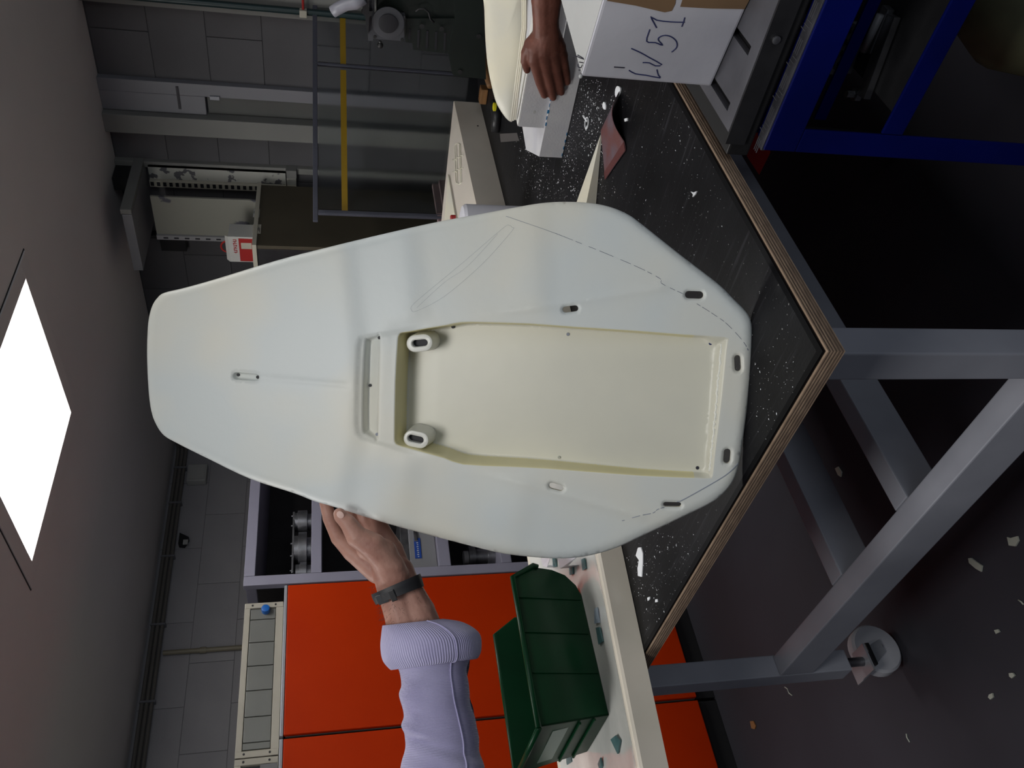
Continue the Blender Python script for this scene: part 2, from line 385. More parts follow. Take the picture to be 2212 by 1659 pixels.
# boxed duct under the ceiling
du = thing('wall_duct', (3.24, 2.4, 2.279), 'grey boxed duct jutting from the wall just under the ceiling', 'duct')
MB().box((3.035, 2.235, 2.279), (XW-.007, 2.53, 2.318), bev=.003).build('duct_box', W['duct'], du)
MB().box((3.035, 2.21, 2.279), (XW-.007, 2.233, 2.322), bev=.003).build('duct_flange', W['wall2'], du)
MB().box((3.30, 2.24, 2.32), (XW-.007, 2.30, HC-.003)).build('duct_void_shade', W['black'], du)  # black block stands in for the shaded void above the duct
# slotted rail fixed to the wall
rl = thing('slotted_wall_rail', (XW, 2.3, 1.8), 'flaking white metal rail with a row of slots, fixed upright to the wall', 'rail')
yA, yB, yC = XP(480, 362, XW-.03)[1], XP(480, 393, XW-.03)[1], XP(480, 406, XW-.03)[1]
zt, zb = XP(322, 380, XW-.03)[2], XP(640, 390, XW-.03)[2]
MB().box((XW-.03, yA, zb), (XW-.007, yB, zt), bev=.002).build('rail_face', W['flake'], rl)
f = MB(); f.box((XW-.045, yB, zb), (XW-.007, yC, zt), bev=.002).build('rail_flange', W['ivory'], rl)
sl = MB(); nsl = 24
for i in range(nsl):
    z = zb+.012+(zt-zb-.03)*i/(nsl-1)
    MB().box((XW-.0456, yB+.006, z), (XW-.044, yC-.006, z+.014)).build('slot', W['dark'], rl)
q0, q1 = XP(617, 366, XW-.04), XP(641, 384, XW-.04)
MB().box((XW-.05, q0[1], q1[2]), (XW-.007, q1[1], q0[2]), bev=.002).build('end_cap', W['wall2'], rl)
MB().tube([(XW-.052, yA-.012, q0[2]), (XW-.052, yC+.01, q0[2]-.004)], .002, 6).build('cable_tie', W['black'], rl)
# tall cabinet with brown side and black front
cbx, cby = 2.90, 2.268
ct = 1.80
cb = thing('tall_cabinet', (3.1, 2.6, 0), 'tall cabinet with brown fibreboard side and black front, red carton on top', 'cabinet')
MB().box((cbx, cby, .0), (3.34, cby+.018, ct-.018), bev=.001).build('side_panel', W['brown'], cb)
MB().box((cbx, cby+.02, .0), (3.34, cby+.62, ct-.02), bev=.002).build('front_panel', W['blackp'], cb)
MB().box((cbx-.006, cby-.006, ct-.018), (3.35, cby+.63, ct), bev=.002).build('top_panel', W['ivory'], cb)
for (x0, y0, x1, y1, k) in ((548, 452, 560, 470, 0), (547, 485, 563, 505, 1)):
    a, b = YP(x0, y0, cby), YP(x1, y1, cby)
    lb = MB().box((min(a[0], b[0]), cby-.002, min(a[2], b[2])), (max(a[0], b[0]), cby-.0004, max(a[2], b[2]))).build('label_sticker', W['white' if k == 0 else 'ivory'], cb)
    t = MB()
    for j in range(6):
        zz = min(a[2], b[2])+.004+.003*j*1.2; xx = min(a[0], b[0])+.006
        t.box((xx+.01*(j % 3), cby-.0030, zz), (xx+.03+.006*(j % 2), cby-.002, zz+.0018))
    t.build('printed_lines', W['black'], lb)
# stained white metal sheet and black bracket on the cabinet
sh = thing('metal_sheet', (3.2, 2.3, ct), 'stained white painted metal sheet standing on the brown tall cabinet', 'metal sheet')
xs = 3.22
pa, pb, pc, pd = XP(325, 432, xs), XP(325, 505, xs), XP(540, 505, xs), XP(540, 433, xs)
zz1 = pa[2]
MB().box((xs, pd[1], ct+.001), (xs+.012, pb[1], zz1), bev=.002).build('sheet_face', W['flake2'], sh)
MB().box((xs-.012, pb[1], ct+.001), (xs+.03, pb[1]+.022, zz1-.0), bev=.001).build('sheet_flange', W['mortar'], sh)
for k in range(9):
    z = ct+.03+k*.045
    MB().box((xs-.0128, pb[1]+.007, z), (xs-.0118, pb[1]+.015, z+.02)).build('slot', W['dark'], sh)
bk = thing('wall_bracket', (3.33, 2.7, 2.0), 'black angular bracket on the wall beside the stained metal sheet', 'bracket')
a, b = XP(345, 508, XW-.03), XP(405, 538, XW-.03)
MB().box((XW-.05, a[1], b[2]), (XW-.007, b[1], a[2]), bev=.003).build('bracket_body', W['black'], bk)
MB().box((XW-.06, a[1]-.02, b[2]+.04), (XW-.02, a[1], a[2]+.04), bev=.003).build('bracket_arm', W['black'], bk)
# red and white carton
cx0 = 3.00
ca, cbb = XP(487, 520, cx0), XP(538, 566, cx0)
crt = thing('small_carton', (cx0, 2.5, ct), 'small red and white printed carton with open flap on top of the tall cabinet', 'carton')
y0, y1, z1 = XP(520, 512, cx0)[1], XP(520, 566, cx0)[1], XP(495, 540, cx0)[2]
MB().box((cx0, y0, ct+.001), (cx0+.09, y1, z1), bev=.002).build('carton_body', W['white'], crt)
MB().box((cx0-.0012, y0+.008, ct+.004), (cx0-.0004, y1-.006, ct+(z1-ct)*.60)).build('red_print', W['red'], crt)
MB().box((cx0-.0018, y0+.030, ct+.012), (cx0-.0011, y0+.062, ct+(z1-ct)*.52)).build('cream_label', W['ivory'], crt)
t = MB()
for j, ch in enumerate('MSIHCLEX'):
    yy = y0+.014+j*.0095; t.box((cx0-.0014, yy, ct+(z1-ct)*.68), (cx0-.0005, yy+.003, ct+(z1-ct)*.82)); t.box((cx0-.0014, yy+.0035, ct+(z1-ct)*(.68+.05*(j % 3))), (cx0-.0005, yy+.0065, ct+(z1-ct)*(.72+.05*(j % 3))))
t.build('red_lettering', W['red'], crt)
MB().prism([(cx0, y0, z1), (cx0, y1, z1), (cx0+.012, y1-.004, z1+.014), (cx0+.012, y0+.004, z1+.014)], (.002, 0, 0)).build('open_flap', W['white'], crt)
ring = [(cx0+.018, (y0+y1)/2+.03*math.cos(t), z1+.004+.03*math.sin(t)) for t in np.linspace(0, math.pi, 12)]
MB().tube(ring, .004, 6).build('red_arc', W['red'], crt)

# ------------------------------------------------------------------ left wall: conduits, junction box, bracket, pipe
cn = thing('conduit_run', (2.3, YW-.04, 2.3), 'bundle of brown grey conduits running under the ceiling along the left wall', 'conduit')
for k, (dz, rr) in enumerate(((.018, .010), (-.004, .010), (-.026, .009))):
    MB().tube([(0.9, YW-.03, HC-.05+dz), (3.30, YW-.03, HC-.05+dz), (3.345, YW-.045, HC-.05+dz), (3.36, YW-.09, HC-.05+dz), (3.36, YW-.3, HC-.05+dz)], rr, 10).build('conduit', W['conduit'], cn, 'auto')
for x in (3.2, 2.95, 2.6, 2.2, 1.8, 1.45):
    MB().box((x, YW-.045, HC-.092), (x+.010, YW-.007, HC-.02), bev=.002).build('saddle_clip', W['duct'], cn)
a, b = YP(408, 1008, YW-.03), YP(445, 1043, YW-.03)
jb = thing('junction_box', ((a[0]+b[0])/2, YW, b[2]), 'pale square junction box on the wall below the conduits', 'junction box')
MB().box((b[0], YW-.055, b[2]), (a[0], YW-.0065, a[2]), bev=.006).build('box_body', W['jbox'], jb)
MB().box((b[0]+.01, YW-.060, b[2]+.01), (a[0]-.01, YW-.056, a[2]-.01), bev=.001).build('box_lid', W['jbox'], jb)
a = YP(395, 1160, YW-.05)
bkt = thing('cable_bracket', a, 'small dark wedge bracket under the conduit run on the left wall', 'bracket')
MB().prism([a+(.03, 0, .02), a+(-.04, 0, .02), a+(-.045, 0, -.01), a+(.0, 0, -.03)], (0, .043, 0)).build('bracket_body', W['black'], bkt)
MB().box(a+(-.05, -.004, -.03), a+(-.02, 0, -.005)).build('pale_tab', W['jbox'], bkt)
a, b = YP(365, 1410, YW-.02), YP(560, 1397, YW-.02)
dp = thing('drop_pipe', (a[0], YW, 1.6), 'thin beige pipe dropping down the left wall behind the beige cabinet', 'pipe')
MB().tube([(a[0], YW-.022, 1.66), (a[0], YW-.022, 2.305)], .012, 10).build('pipe', W['beigepipe'], dp, 'auto')
MB().tube([(a[0], YW-.022, 2.10), (a[0], YW-.022, 2.13)], .016, 10).build('pipe_joint', W['beigepipe'], dp, 'auto')

# ------------------------------------------------------------------ orange cabinets (front plane Y = 3.08)
YC = 3.08
def xof(x, y): return YP(x, y, YC)[0]
def zof(x, y): return YP(x, y, YC)[2]
ztop = zof(617, 1440); zlow = .085
xr = xof(1100, 1236)      # right edge of the orange run, against the shelving
xg = xof(900, 1565)       # gap
DEP = .62
oc_specs = [(xg+.004, xr, 'orange steel cabinet with wide door, standing next to the lavender shelving', 1),
            (xg-.62, xg-.004, 'orange steel cabinet beyond the dark gap, cut by the picture edge', 2)]
for x0, x1, lab, k in oc_specs:
    oc = thing('orange_cabinet', ((x0+x1)/2, YC+DEP/2, 0), lab, 'cabinet', 'orange cabinets along the left wall')
    MB().box((x0+.002, YC+.022, zlow), (x1-.002, YC+DEP, ztop-.004), bev=.002).build('carcass', W['drawer'], oc)
    MB().box((x0+.003, YC, zlow), (x1-.003, YC+.02, ztop), bev=.003).build('door', W['orange'], oc)
    MB().box((x0+.002, YC+.02, 0.001), (x1-.002, YC+DEP-.02, zlow-.002)).build('plinth', W['black'], oc)
    MB().box((x0+.001, YC+.004, ztop+.002), (x1-.001, YC+DEP, ztop+.014), bev=.002).build('top_trim', W['silver'], oc)
# two beige units on the cabinets
zb0 = ztop+.016
zt0 = zof(528, 1300)
xa, xb_ = xof(570, 1296), xof(550, 1630)
def beige(x0, x1, lab, panels):
    t = thing('beige_drawer_unit', ((x0+x1)/2, YC+.15, zb0), lab, 'drawer unit', 'beige units on the orange cabinets')
    MB().box((x0, YC+.035, zb0), (x1, YC+.33, zt0), bev=.002).build('unit_body', W['beige'], t)
    fr = .022
    MB().box((x0, YC+.022, zb0), (x1, YC+.034, zb0+.028), bev=.002).build('frame_rail', W['beige'], t)
    MB().box((x0, YC+.022, zt0-.022), (x1, YC+.034, zt0), bev=.002).build('frame_rail', W['beige'], t)
    MB().box((x0, YC+.020, zb0+.001), (x0+fr, YC+.0338, zt0-.001), bev=.002).build('frame_stile', W['beige'], t)
    MB().box((x1-fr, YC+.020, zb0+.001), (x1, YC+.0338, zt0-.001), bev=.002).build('frame_stile', W['beige'], t)
    for sx in (x0+fr*.5, x1-fr*.5):
        for z in (zb0+.03, zt0-.03):
            MB().lathe((sx, YC+.0205, z), (0, -1, 0), [(0, .004), (.002, .004)], 10).build('screw', W['black'], t)
    return t
u1 = beige(xb_, xa, 'beige framed unit with grey drawer fronts and a blue knob, on the orange cabinet', 1)
xs_ = [xof(563, y) for y in (1308, 1331, 1380, 1430.7, 1483.8, 1540.6, 1596, 1612)]
for k in range(7):
    hi, lo = xs_[k], xs_[k+1]
    MB().box((lo+.0015, YC+.026, zb0+.03), (hi-.0015, YC+.0345, zt0-.024), bev=.002).build('drawer_front', W['drawer'], u1)
kb = YP(574, 1318, YC+.02)
MB().lathe((kb[0], YC+.026, kb[2]), (0, -1, 0), [(0, .016), (.018, .017), (.024, .015), (.025, .011)], 20).build('blue_knob', W['blue'], u1, 'auto')
u2 = beige(xb_-.30, xb_-.004, 'beige framed unit with open dark compartment, cut by the picture edge', 2)
MB().box((xb_-.278, YC+.030, zb0+.03), (xb_-.03, YC+.0345, zt0-.024)).build('dark_compartment', W['dark'], u2)
a = YP(590, 1645, YC-.02)
MB().prism([(xb_-.028, YC+.02, zb0+.06), (xb_-.028, YC+.02, zb0+.005), (xb_-.09, YC-.05, zb0-.005), (xb_-.09, YC-.05, zb0+.055)], (.0, .004, .001)).build('grey_flap', W['duct'], u2)

# ------------------------------------------------------------------ lavender shelving
xu0, xu1 = xr+.002, xr+.002+abs(xof(800, 1232)-xof(800, 1252))
sxr = 2.95
zT1, zT0 = zof(527, 1240), zof(551, 1240)
sv = thing('shelving_unit', (2.4, YC+.3, 0), 'lavender grey steel shelving with metal parts, between the orange cabinets and the cream panel', 'shelving')
MB().box((xu0, YC-.004, 0.001), (xu1, YC+.03, zT1), bev=.003).build('upright', W['lav'], sv)
MB().box((xu0, YC+.52, 0.001), (xu1, YC+.55, zT1), bev=.003).build('upright', W['lav'], sv)
MB().box((sxr, YC-.004, 0.001), (sxr+.04, YC+.03, zT1), bev=.003).build('upright', W['lav'], sv)
MB().box((xu1+.001, YC-.003, zT0), (sxr-.001, YC+.55, zT1), bev=.003).build('shelf', W['lav'], sv)
SH = []
for (xa_, xb2, yy) in ((672, 695, 1200), (946, 972, 1200), (1082, 1104, 1205), (1225, 1247, 1200)):
    z1, z0 = zof(xa_, yy), zof(xb2, yy)
    MB().box((xu1+.001, YC-.003, z0), (sxr-.001, YC+.55, z1), bev=.003).build('shelf', W['lav'], sv); SH.append(z1)
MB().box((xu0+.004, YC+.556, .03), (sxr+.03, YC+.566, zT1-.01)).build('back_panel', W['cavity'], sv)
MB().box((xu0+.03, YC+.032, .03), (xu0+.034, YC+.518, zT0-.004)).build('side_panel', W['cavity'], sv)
# steel flanges on the top shelf
def steel_part(px, zsh, label, name, prof, yy=YC+.10, m='steel', n=28):
    x = xof(px[0], px[1]); t = thing(name, (x, yy, zsh+.0005), label, 'machine part', 'steel parts in the lavender shelving')
    for k, (dx, pr) in enumerate(prof): MB().lathe((x+dx, yy, zsh+.0005), (0, 0, 1), pr, n).build('disc', W[m], t, 'auto')
    return t
zs = SH[0]
x1_, x2_, x3_ = xof(650, 1100), xof(650, 1160), xof(650, 1210)
fb = thing('flanged_steel_part', (x2_, YC+.1, zs), 'row of bright steel discs and bosses on the top shelf by the hand', 'machine part', 'steel parts in the lavender shelving')
for xx, r1, h in ((x1_, .052, .075), (x2_, .075, .070), (x3_, .045, .062)):
    MB().lathe((xx, YC+.10, zs+.002), (0, 0, 1), [(0, r1*.7), (.016, r1*.7), (.018, r1), (h-.018, r1), (h-.016, r1*.8), (h, r1*.8)], 30).build('disc', W['steel'], fb, 'auto')
MB().box((x3_-.02, YC+.06, zs+.072), (x1_+.03, YC+.14, zs+.080), bev=.002).build('top_plate', W['steel'], fb)
for xx in (x1_+.02, x1_-.03, x2_+.02, x2_-.04, x3_):
    MB().lathe((xx, YC+.08, zs+.080), (0, 0, 1), [(0, .004), (.007, .004)], 8).build('bolt', W['steel'], fb)
# steel case with blue label
zs = SH[1]; a, b = YP(880, 1150, YC+.03), YP(943, 1228, YC+.03)
cs = thing('steel_case', ((a[0]+b[0])/2, YC+.1, zs), 'grey metal case with a narrow blue label on the second shelf', 'case')
xl = max(b[0], xu1+.006)
MB().box((xl, YC+.03, zs+.001), (a[0]+.14, YC+.30, zs+.115), bev=.004).build('case_body', W['duct'], cs)
MB().box((xl+.02, YC+.035, zs+.1155), (a[0]+.12, YC+.28, zs+.150), bev=.004).build('case_lid', W['steel'], cs)
l0, l1 = YP(897, 1207, YC+.03), YP(907, 1163, YC+.03)
lb = MB().box((l0[0], YC+.027, l1[2]), (l1[0], YC+.0295, l0[2])).build('blue_label', W['bluelab'], cs)
t = MB(); 
for j in range(9):
    xx = l0[0]+.006+j*(l1[0]-l0[0]-.012)/9; t.box((xx, YC+.0262, (l0[2]+l1[2])/2-.004), (xx+.004, YC+.0268, (l0[2]+l1[2])/2+(.004 if j % 2 else .002)))
t.build('label_lettering', W['white'], lb)
MB().box((a[0]-.05, YC+.022, zs+.078), (a[0]+.04, YC+.0295, zs+.092), bev=.002).build('case_catch', W['steel'], cs)
zs = SH[2]; a = YP(1035, 1205, YC+.12)
st = thing('steel_cylinder', (a[0], YC+.13, zs), 'polished steel cylinder with a grey collar on the third shelf', 'machine part', 'steel parts in the lavender shelving')
MB().lathe((a[0]+.01, YC+.13, zs+.001), (0, 0, 1), [(0, .045), (.03, .045), (.032, .036), (.085, .036), (.087, .05), (.115, .05)], 28).build('cylinder', W['steel'], st, 'auto')
MB().lathe((a[0]+.01, YC+.13, zs+.117), (0, 0, 1), [(0, .03), (.02, .03)], 20).build('collar', W['duct'], st, 'auto')
# ================================================================== WORK TABLE
TX0, TY0, TZ = .656, .651, .900
TX1, TY1 = 3.36, 2.03
TB = .871
tb = thing('work_table', (TX0+.1, TY0+.1, 0), 'large work table with scratched black top, plywood edge and grey steel frame', 'table')
top = MB().box((TX0+.004, TY0+.004, TZ-.0042), (TX1, TY1, TZ), bev=.0016).build('black_top', W['tabletop'], tb)
MB().box((TX0+.003, TY0+.003, TZ-.003), (TX1, TY0+.0125, TZ+.0003)).build('edge_seal', W['edgeb'], tb)
MB().box((TX0+.003, TY0+.0125, TZ-.003), (TX0+.0125, TY1, TZ+.0003)).build('edge_seal', W['edgeb'], tb)
NP = 11; th = (TZ-.0045-TB)/NP
for k in range(NP):
    j = .0008*random.random()
    MB().box((TX0+j, TY0+j, TB+k*th), (TX1-.004, TY1-.004, TB+(k+1)*th-.0002)).build('plywood_layer', W['ply_l' if k % 2 == 0 else 'ply_d'], tb)
LX, LY, LW = .745, .744, .055
RT, RB_, RW = .408, .316, .05
def leg(x, y, z0=.0):
    return MB().box((x, y, z0), (x+LW, y+LW, TB-.001), bev=.003).build('leg', W['frame'], tb)
leg(LX, LY, .17); leg(LX, 1.872, .205); leg(3.1, LY, .17); leg(3.1, 1.872, .205)
MB().box((LX, LY+LW+.001, RB_), (LX+RW, 1.871, RT), bev=.003).build('lower_rail', W['frame'], tb)
MB().box((3.1, LY+LW+.001, RB_), (3.15, 1.871, RT), bev=.003).build('lower_rail', W['frame'], tb)
for yb0 in (1.185, 1.475):
    MB().box((LX+RW+.001, yb0, RB_), (3.099, yb0+.048, RT), bev=.003).build('cross_rail', W['frame'], tb)
MB().box((LX+.004, LY+LW+.001, TB-.05), (LX+.05, 1.871, TB-.001), bev=.003).build('top_rail', W['frame'], tb)
MB().box((3.1, LY+LW+.001, TB-.05), (3.15, 1.871, TB-.001), bev=.003).build('top_rail', W['frame'], tb)
for cx, cy, z in ((LX+.03, 1.90, .205), (LX+.03, LY+.03, .17), (3.13, 1.90, .205), (3.13, LY+.03, .17)):
    wy, wx = cy+.045, cx+.045
    wh = MB().lathe((wx, wy-.022, .068), (0, 1, 0), [(0, .040), (.003, .062), (.010, .068), (.034, .068), (.041, .062), (.044, .040)], 32).build('caster_wheel', W['caster'], tb, 'auto')
    MB().lathe((wx, wy-.028, .068), (0, 1, 0), [(0, .012), (.056, .012)], 16).build('axle', W['steel'], wh, 'auto')
    y_ = MB()
    for s in (-.0285, .0255): y_.prism([(wx-.018, wy+s, .058), (wx+.018, wy+s, .058), (cx+.03, wy+s, .135), (cx-.03, wy+s, .135)], (0, .003, 0))
    y_.box((cx-.032, wy-.0285, .135), (cx+.032, wy+.0285, .139)).box((cx-.035, cy-.03, .142), (cx+.035, cy+.03, .148))
    y_.build('caster_fork', W['silver'], tb)
    MB().lathe((cx, cy, .139), (0, 0, 1), [(0, .012), (z-.1395, .012)], 14).build('caster_stem', W['steel'], tb, 'auto')
    MB().box((cx-.01, wy-.045, .105), (cx+.05, wy-.031, .118), bev=.003).build('brake_pedal', W['blackp'], tb)
# ================================================================== CREAM PANEL (main subject)
P0 = ZP(1625, 760, TZ)
_fw = M[2].copy(); _fw[2] = 0; _ang = math.atan2(_fw[1], _fw[0])+math.radians(-8)
LEAN = math.radians(20)
BN = np.array([-math.cos(_ang)*math.cos(LEAN), -math.sin(_ang)*math.cos(LEAN), math.sin(LEAN)])
P0 = P0+np.array([0, 0, .0055])
def BP(x, y, off=0.0):
    d = ray(x, y); t = ((P0+BN*off-CP) @ BN)/(d @ BN); return CP+t*d
PX = .00068      # metres per pixel on the panel
outl = [(319, 715), (317.7, 770), (321, 842), (327, 888), (338, 918), (355, 941), (384, 958), (448, 990), (540, 1034), (637, 1066), (680, 1083), (722, 1095), (824.7, 1127.5),
        (921, 1154), (1044.7, 1186), (1102, 1198), (1189, 1206), (1237.6, 1205), (1286, 1197), (1334, 1182), (1382, 1160), (1478.6, 1114.4), (1541, 1083), (1575, 1051.7), (1592, 1018),
        (1601, 974.6), (1611, 902), (1619, 830), (1623.5, 767), (1624, 709), (1618.5, 685), (1606.5, 668), (1585, 646.6), (1551, 613), (1478.6, 557.4), (1430, 519), (1382, 481), (1358, 464),
        (1324, 449), (1286, 440), (1237.6, 436), (1189, 437), (1141, 443), (1044.7, 461), (972, 474), (900, 489), (800, 512), (701, 536), (595, 563.5), (469, 602), (400, 621.5),
        (355, 632.5), (340, 643.6), (329, 660.5), (322, 686)]
recess = [(865, 719), (861, 725), (859, 736), (854, 826.6), (852, 940), (853, 955), (859, 961.5), (881, 968), (921, 979), (960, 990), (1001, 1003.5), (1095, 1008), (1189, 1013), (1382, 1027.6), (1500, 1032.5),
          (1532, 1033.5), (1540, 1027), (1546, 974.6), (1560.6, 854), (1570, 757.6), (1572.5, 738), (1566, 728), (1478.6, 722.8), (1382, 715), (1237.6, 705.5), (1141, 698.7), (1044.7, 695.8), (996, 695.8), (964, 702), (921, 709), (879, 716.5)]
slotp = [(787, 738), (793, 730), (812, 724.4), (823, 724), (821, 826), (818, 949.5), (807, 947.7), (789, 938.7), (781.5, 927), (782.5, 826.6)]
shal = [(774, 724), (803, 719), (856, 712), (905, 700), (950, 690), (950, 1005), (905, 988), (858, 975), (812, 962), (780, 952), (768, 940.5), (763.5, 917), (765, 826.6), (768, 748)]
def sq(poly, c=(0, 0)): return poly
def stad(cx, cy, hl, hw, ang, n=6):
    out = []; r = hw
    for k in range(n+1): t = -math.pi/2+math.pi*k/n; out.append((hl-r+r*math.cos(t), r*math.sin(t)))
    for k in range(n+1): t = math.pi/2+math.pi*k/n; out.append((-(hl-r)+r*math.cos(t), r*math.sin(t)))
    c, s = math.cos(ang), math.sin(ang)
    return [(cx+c*a-s*b, cy+s*a+c*b) for a, b in out]
SLOTS = [stad(1232, 667.5, 17, 6.5, -.12), stad(1500, 637, 20, 8, .03), stad(1594, 785, 17.5, 7, math.pi/2-.05), stad(1571, 986, 16, 7.5, math.pi/2+.08),
         stad(1452.5, 1090.8, 19.5, 5, .02), stad(1201, 1052.5, 16, 6.5, .26)]
TOPS = stad(531, 814, 30, 9.5, .08)
def arr(p): return np.array(p, float)
def segdist(P, poly, closed=True):
    A = arr(poly); B = np.roll(A, -1, 0) if closed else A[1:]; A = A if closed else A[:-1]
    d = np.full(len(P), 1e9)
    for a, b in zip(A, B):
        ab = b-a; t = np.clip(((P-a) @ ab)/(ab @ ab+1e-12), 0, 1); q = a+t[:, None]*ab
        d = np.minimum(d, np.hypot(*(P-q).T))
    return d
def inside(P, poly):
    A = arr(poly); B = np.roll(A, -1, 0); c = np.zeros(len(P), bool)
    for (x0, y0), (x1, y1) in zip(A, B):
        m = ((y0 > P[:, 1]) != (y1 > P[:, 1])); xi = (x1-x0)*(P[:, 1]-y0)/((y1-y0) if y1 != y0 else 1e-9)+x0
        c ^= m & (P[:, 0] < xi)
    return c
def sdist(P, poly): d = segdist(P, poly); return np.where(inside(P, poly), d, -d)
def sms(x, a, b): t = np.clip((x-a)/(b-a), 0, 1); return t*t*(3-2*t)
OUT = [tuple(p) for p in spline(outl, 4)]
REC = [tuple(p) for p in spline(recess, 2)]
SLP = [tuple(p) for p in spline(slotp, 2)]
R1 = arr([(728, 520), (737, 600), (750, 700), (757, 826), (751, 950), (730, 1060), (718, 1110)])
R2 = arr([(868, 480), (880, 600), (888, 690), (890, 826), (884, 970), (868, 1060), (858, 1150)])
R3 = arr([(1150, 440), (1157, 560), (1163, 690), (1160, 850), (1138, 1010), (1118, 1110), (1100, 1200)])
def h_smooth(P):
    de = np.maximum(segdist(P, OUT), 0)
    h = -.0065*(1-np.clip(de/20, 0, 1))**2.6
    ax = 842+(P[:, 0]-700)*(-.002)            # panel axis
    cr = ((P[:, 1]-ax)*PX/.27); h = h-.007*cr**2
    rec = sdist(P, REC); fade = sms(-rec, 4, 40)
    for R, A, lo, hi in ((R1, .0030, 0, 1), (R2, .0022, 0, 1), (R3, .0016, 0, 1)):
        xr_ = np.interp(P[:, 1], R[:, 1], R[:, 0]); d = P[:, 0]-xr_
        g = np.where(d < 0, np.exp(-(d/60)**2), 1-sms(d, -6, 52))
        h = h+A*g*fade
    for a, b, A in (((1000, 690), (1430, 622), .0020), ((850, 964), (1385, 1116), .0022)):
        dd = segdist(P, [a, b], False); h = h+A*np.exp(-(dd/9)**2)*fade
    dd = segdist(P, [(566, 816), (748, 832)], False); h = h-.0011*np.exp(-(dd/6)**2)
    s = sdist(P, shal); h = h-.0035*sms(s, 0, 13)*(1-sms(P[:, 0], 850, 935))
    return h
def h_cut(P):
    d = sdist(P, REC); dep = .056-.042*sms(P[:, 0], 700, 1720)*1.0
    rw = np.interp(P[:, 0], [850, 1520, 1545, 1580], [8, 8, 26, 26])
    h = -dep*sms(d, 0, rw)
    d = sdist(P, SLP); dd = np.interp(P[:, 0], [780, 823], [.020, .004]); h = h-dd*sms(d, 0, 8)
    d = sdist(P, TOPS); dd = np.interp(P[:, 0], [502, 560], [.010, .005]); h = h-dd*sms(d, 0, 5)
    for s in SLOTS:
        d = sdist(P, s); h = h-.003*sms(-d, 6, 0)*(d < .5)
    return h
def holes_cut(): return SLOTS
def build_panel():
    pts = []; edges = []
    def loop(poly, step):
        L_ = []; n = len(poly)
        for i in range(n):
            a, b = arr(poly[i]), arr(poly[(i+1) % n]); m = max(1, int(round(np.hypot(*(b-a))/step)))
            for k in range(m): L_.append(tuple(a+(b-a)*k/m))
        s = len(pts); pts.extend(L_); edges.extend([(s+i, s+(i+1) % len(L_)) for i in range(len(L_))]); return L_
    def inset(poly, d, rs):
        A = arr(poly); n = len(A); out = []; area_ = sum(A[i][0]*A[(i+1) % n][1]-A[(i+1) % n][0]*A[i][1] for i in range(n)); sg = 1 if area_ > 0 else -1
        for i in range(n):
            a, b, c = A[i-1], A[i], A[(i+1) % n]; t1 = (b-a)/(np.hypot(*(b-a))+1e-9); t2 = (c-b)/(np.hypot(*(c-b))+1e-9)
            n1 = np.array([-t1[1], t1[0]])*sg; n2 = np.array([-t2[1], t2[0]])*sg; m = n1+n2; m = m/(np.hypot(*m)+1e-9); k_ = max(.5, m @ n1)
            out.append(tuple(b+m*d/k_))
        O = arr(out); dd = sdist(O, poly); sgn = 1 if d > 0 else -1
        return [tuple(p) for p, q in zip(out, dd) if sgn*q > abs(d)*.85]
    loop(OUT, 8); loop(REC, 6); loop(SLP, 5); loop(TOPS, 3)
    for d_i in (1.3, 2.8, 4.2, 5.6, 6.9, 8.2): loop(inset(REC, d_i, 6), 6)
    loop(inset(REC, -3, 6), 6)
    for d_i in (2, 4, 6, 8.2): loop(inset(SLP, d_i, 5), 5)
    loop(inset(SLP, -3, 5), 5)
    for d_i in (1.6, 3.3, 5.2): loop(inset(TOPS, d_i, 3), 3)
    for s in SLOTS: loop(s, 4)
    def offs(poly, ds, step):
        n = len(poly); c = arr(poly); out = []
        for i in range(n):
            a, b = c[i], c[(i+1) % n]; t = b-a; ln = np.hypot(*t)
            if ln < 1e-6: continue
            nn = np.array([-t[1], t[0]])/ln; m = max(1, int(round(ln/step)))
            for k in range(m):
                q = a+t*k/m
                for d in ds: out.append(q+nn*d)
        return out
    extra = []
    for poly, ds, st in ((OUT, (-3, 3, -8, 8, -14, 14, 21, -21), 9), (REC, (-7, 13, -13, 20, -20, 27, -27), 8), (SLP, (-8, 14, -14), 7),
                         (TOPS, (8, -8), 4), (shal, (0, 4, -4, 8, -8, 13, -13), 9)): extra += offs(poly, ds, st)
    for s in SLOTS: extra += offs(s, (2, -2, 4, -4, 6.5, -6.5, 9, -9), 4)
    for a, b in (((1000, 690), (1430, 622)), ((850, 964), (1385, 1116)), ((566, 816), (748, 832))):
        a, b = arr(a), arr(b); t = b-a; ln = np.hypot(*t); nn = np.array([-t[1], t[0]])/ln
        for k in range(int(ln/10)+1):
            for d in (-14, -9, -5, 0, 5, 9, 14): extra.append(a+t*(k*10/ln)+nn*d)
    for i, x in enumerate(np.arange(316, 1632, 9.5)):
        for y in np.arange(430, 1212, 11.0): extra.append(np.array([x+random.uniform(-.8, .8), y+(5.5 if i % 2 else 0)+random.uniform(-.8, .8)]))
    E_ = arr(extra); de = sdist(E_, OUT); dr_ = sdist(E_, REC); ds_ = sdist(E_, SLP); dt_ = sdist(E_, TOPS)
    E_ = E_[(de > 2.2) & ((dr_ < -4.5) | (dr_ > 10)) & ((ds_ < -4.5) | (ds_ > 10)) & ((dt_ < -2) | (dt_ > 7))]
    # thin out points closer than 1.6 px
    seen = {}; keep = []
    B0 = arr(pts)
    for p in B0: seen.setdefault((int(p[0]//2), int(p[1]//2)), []).append(p)
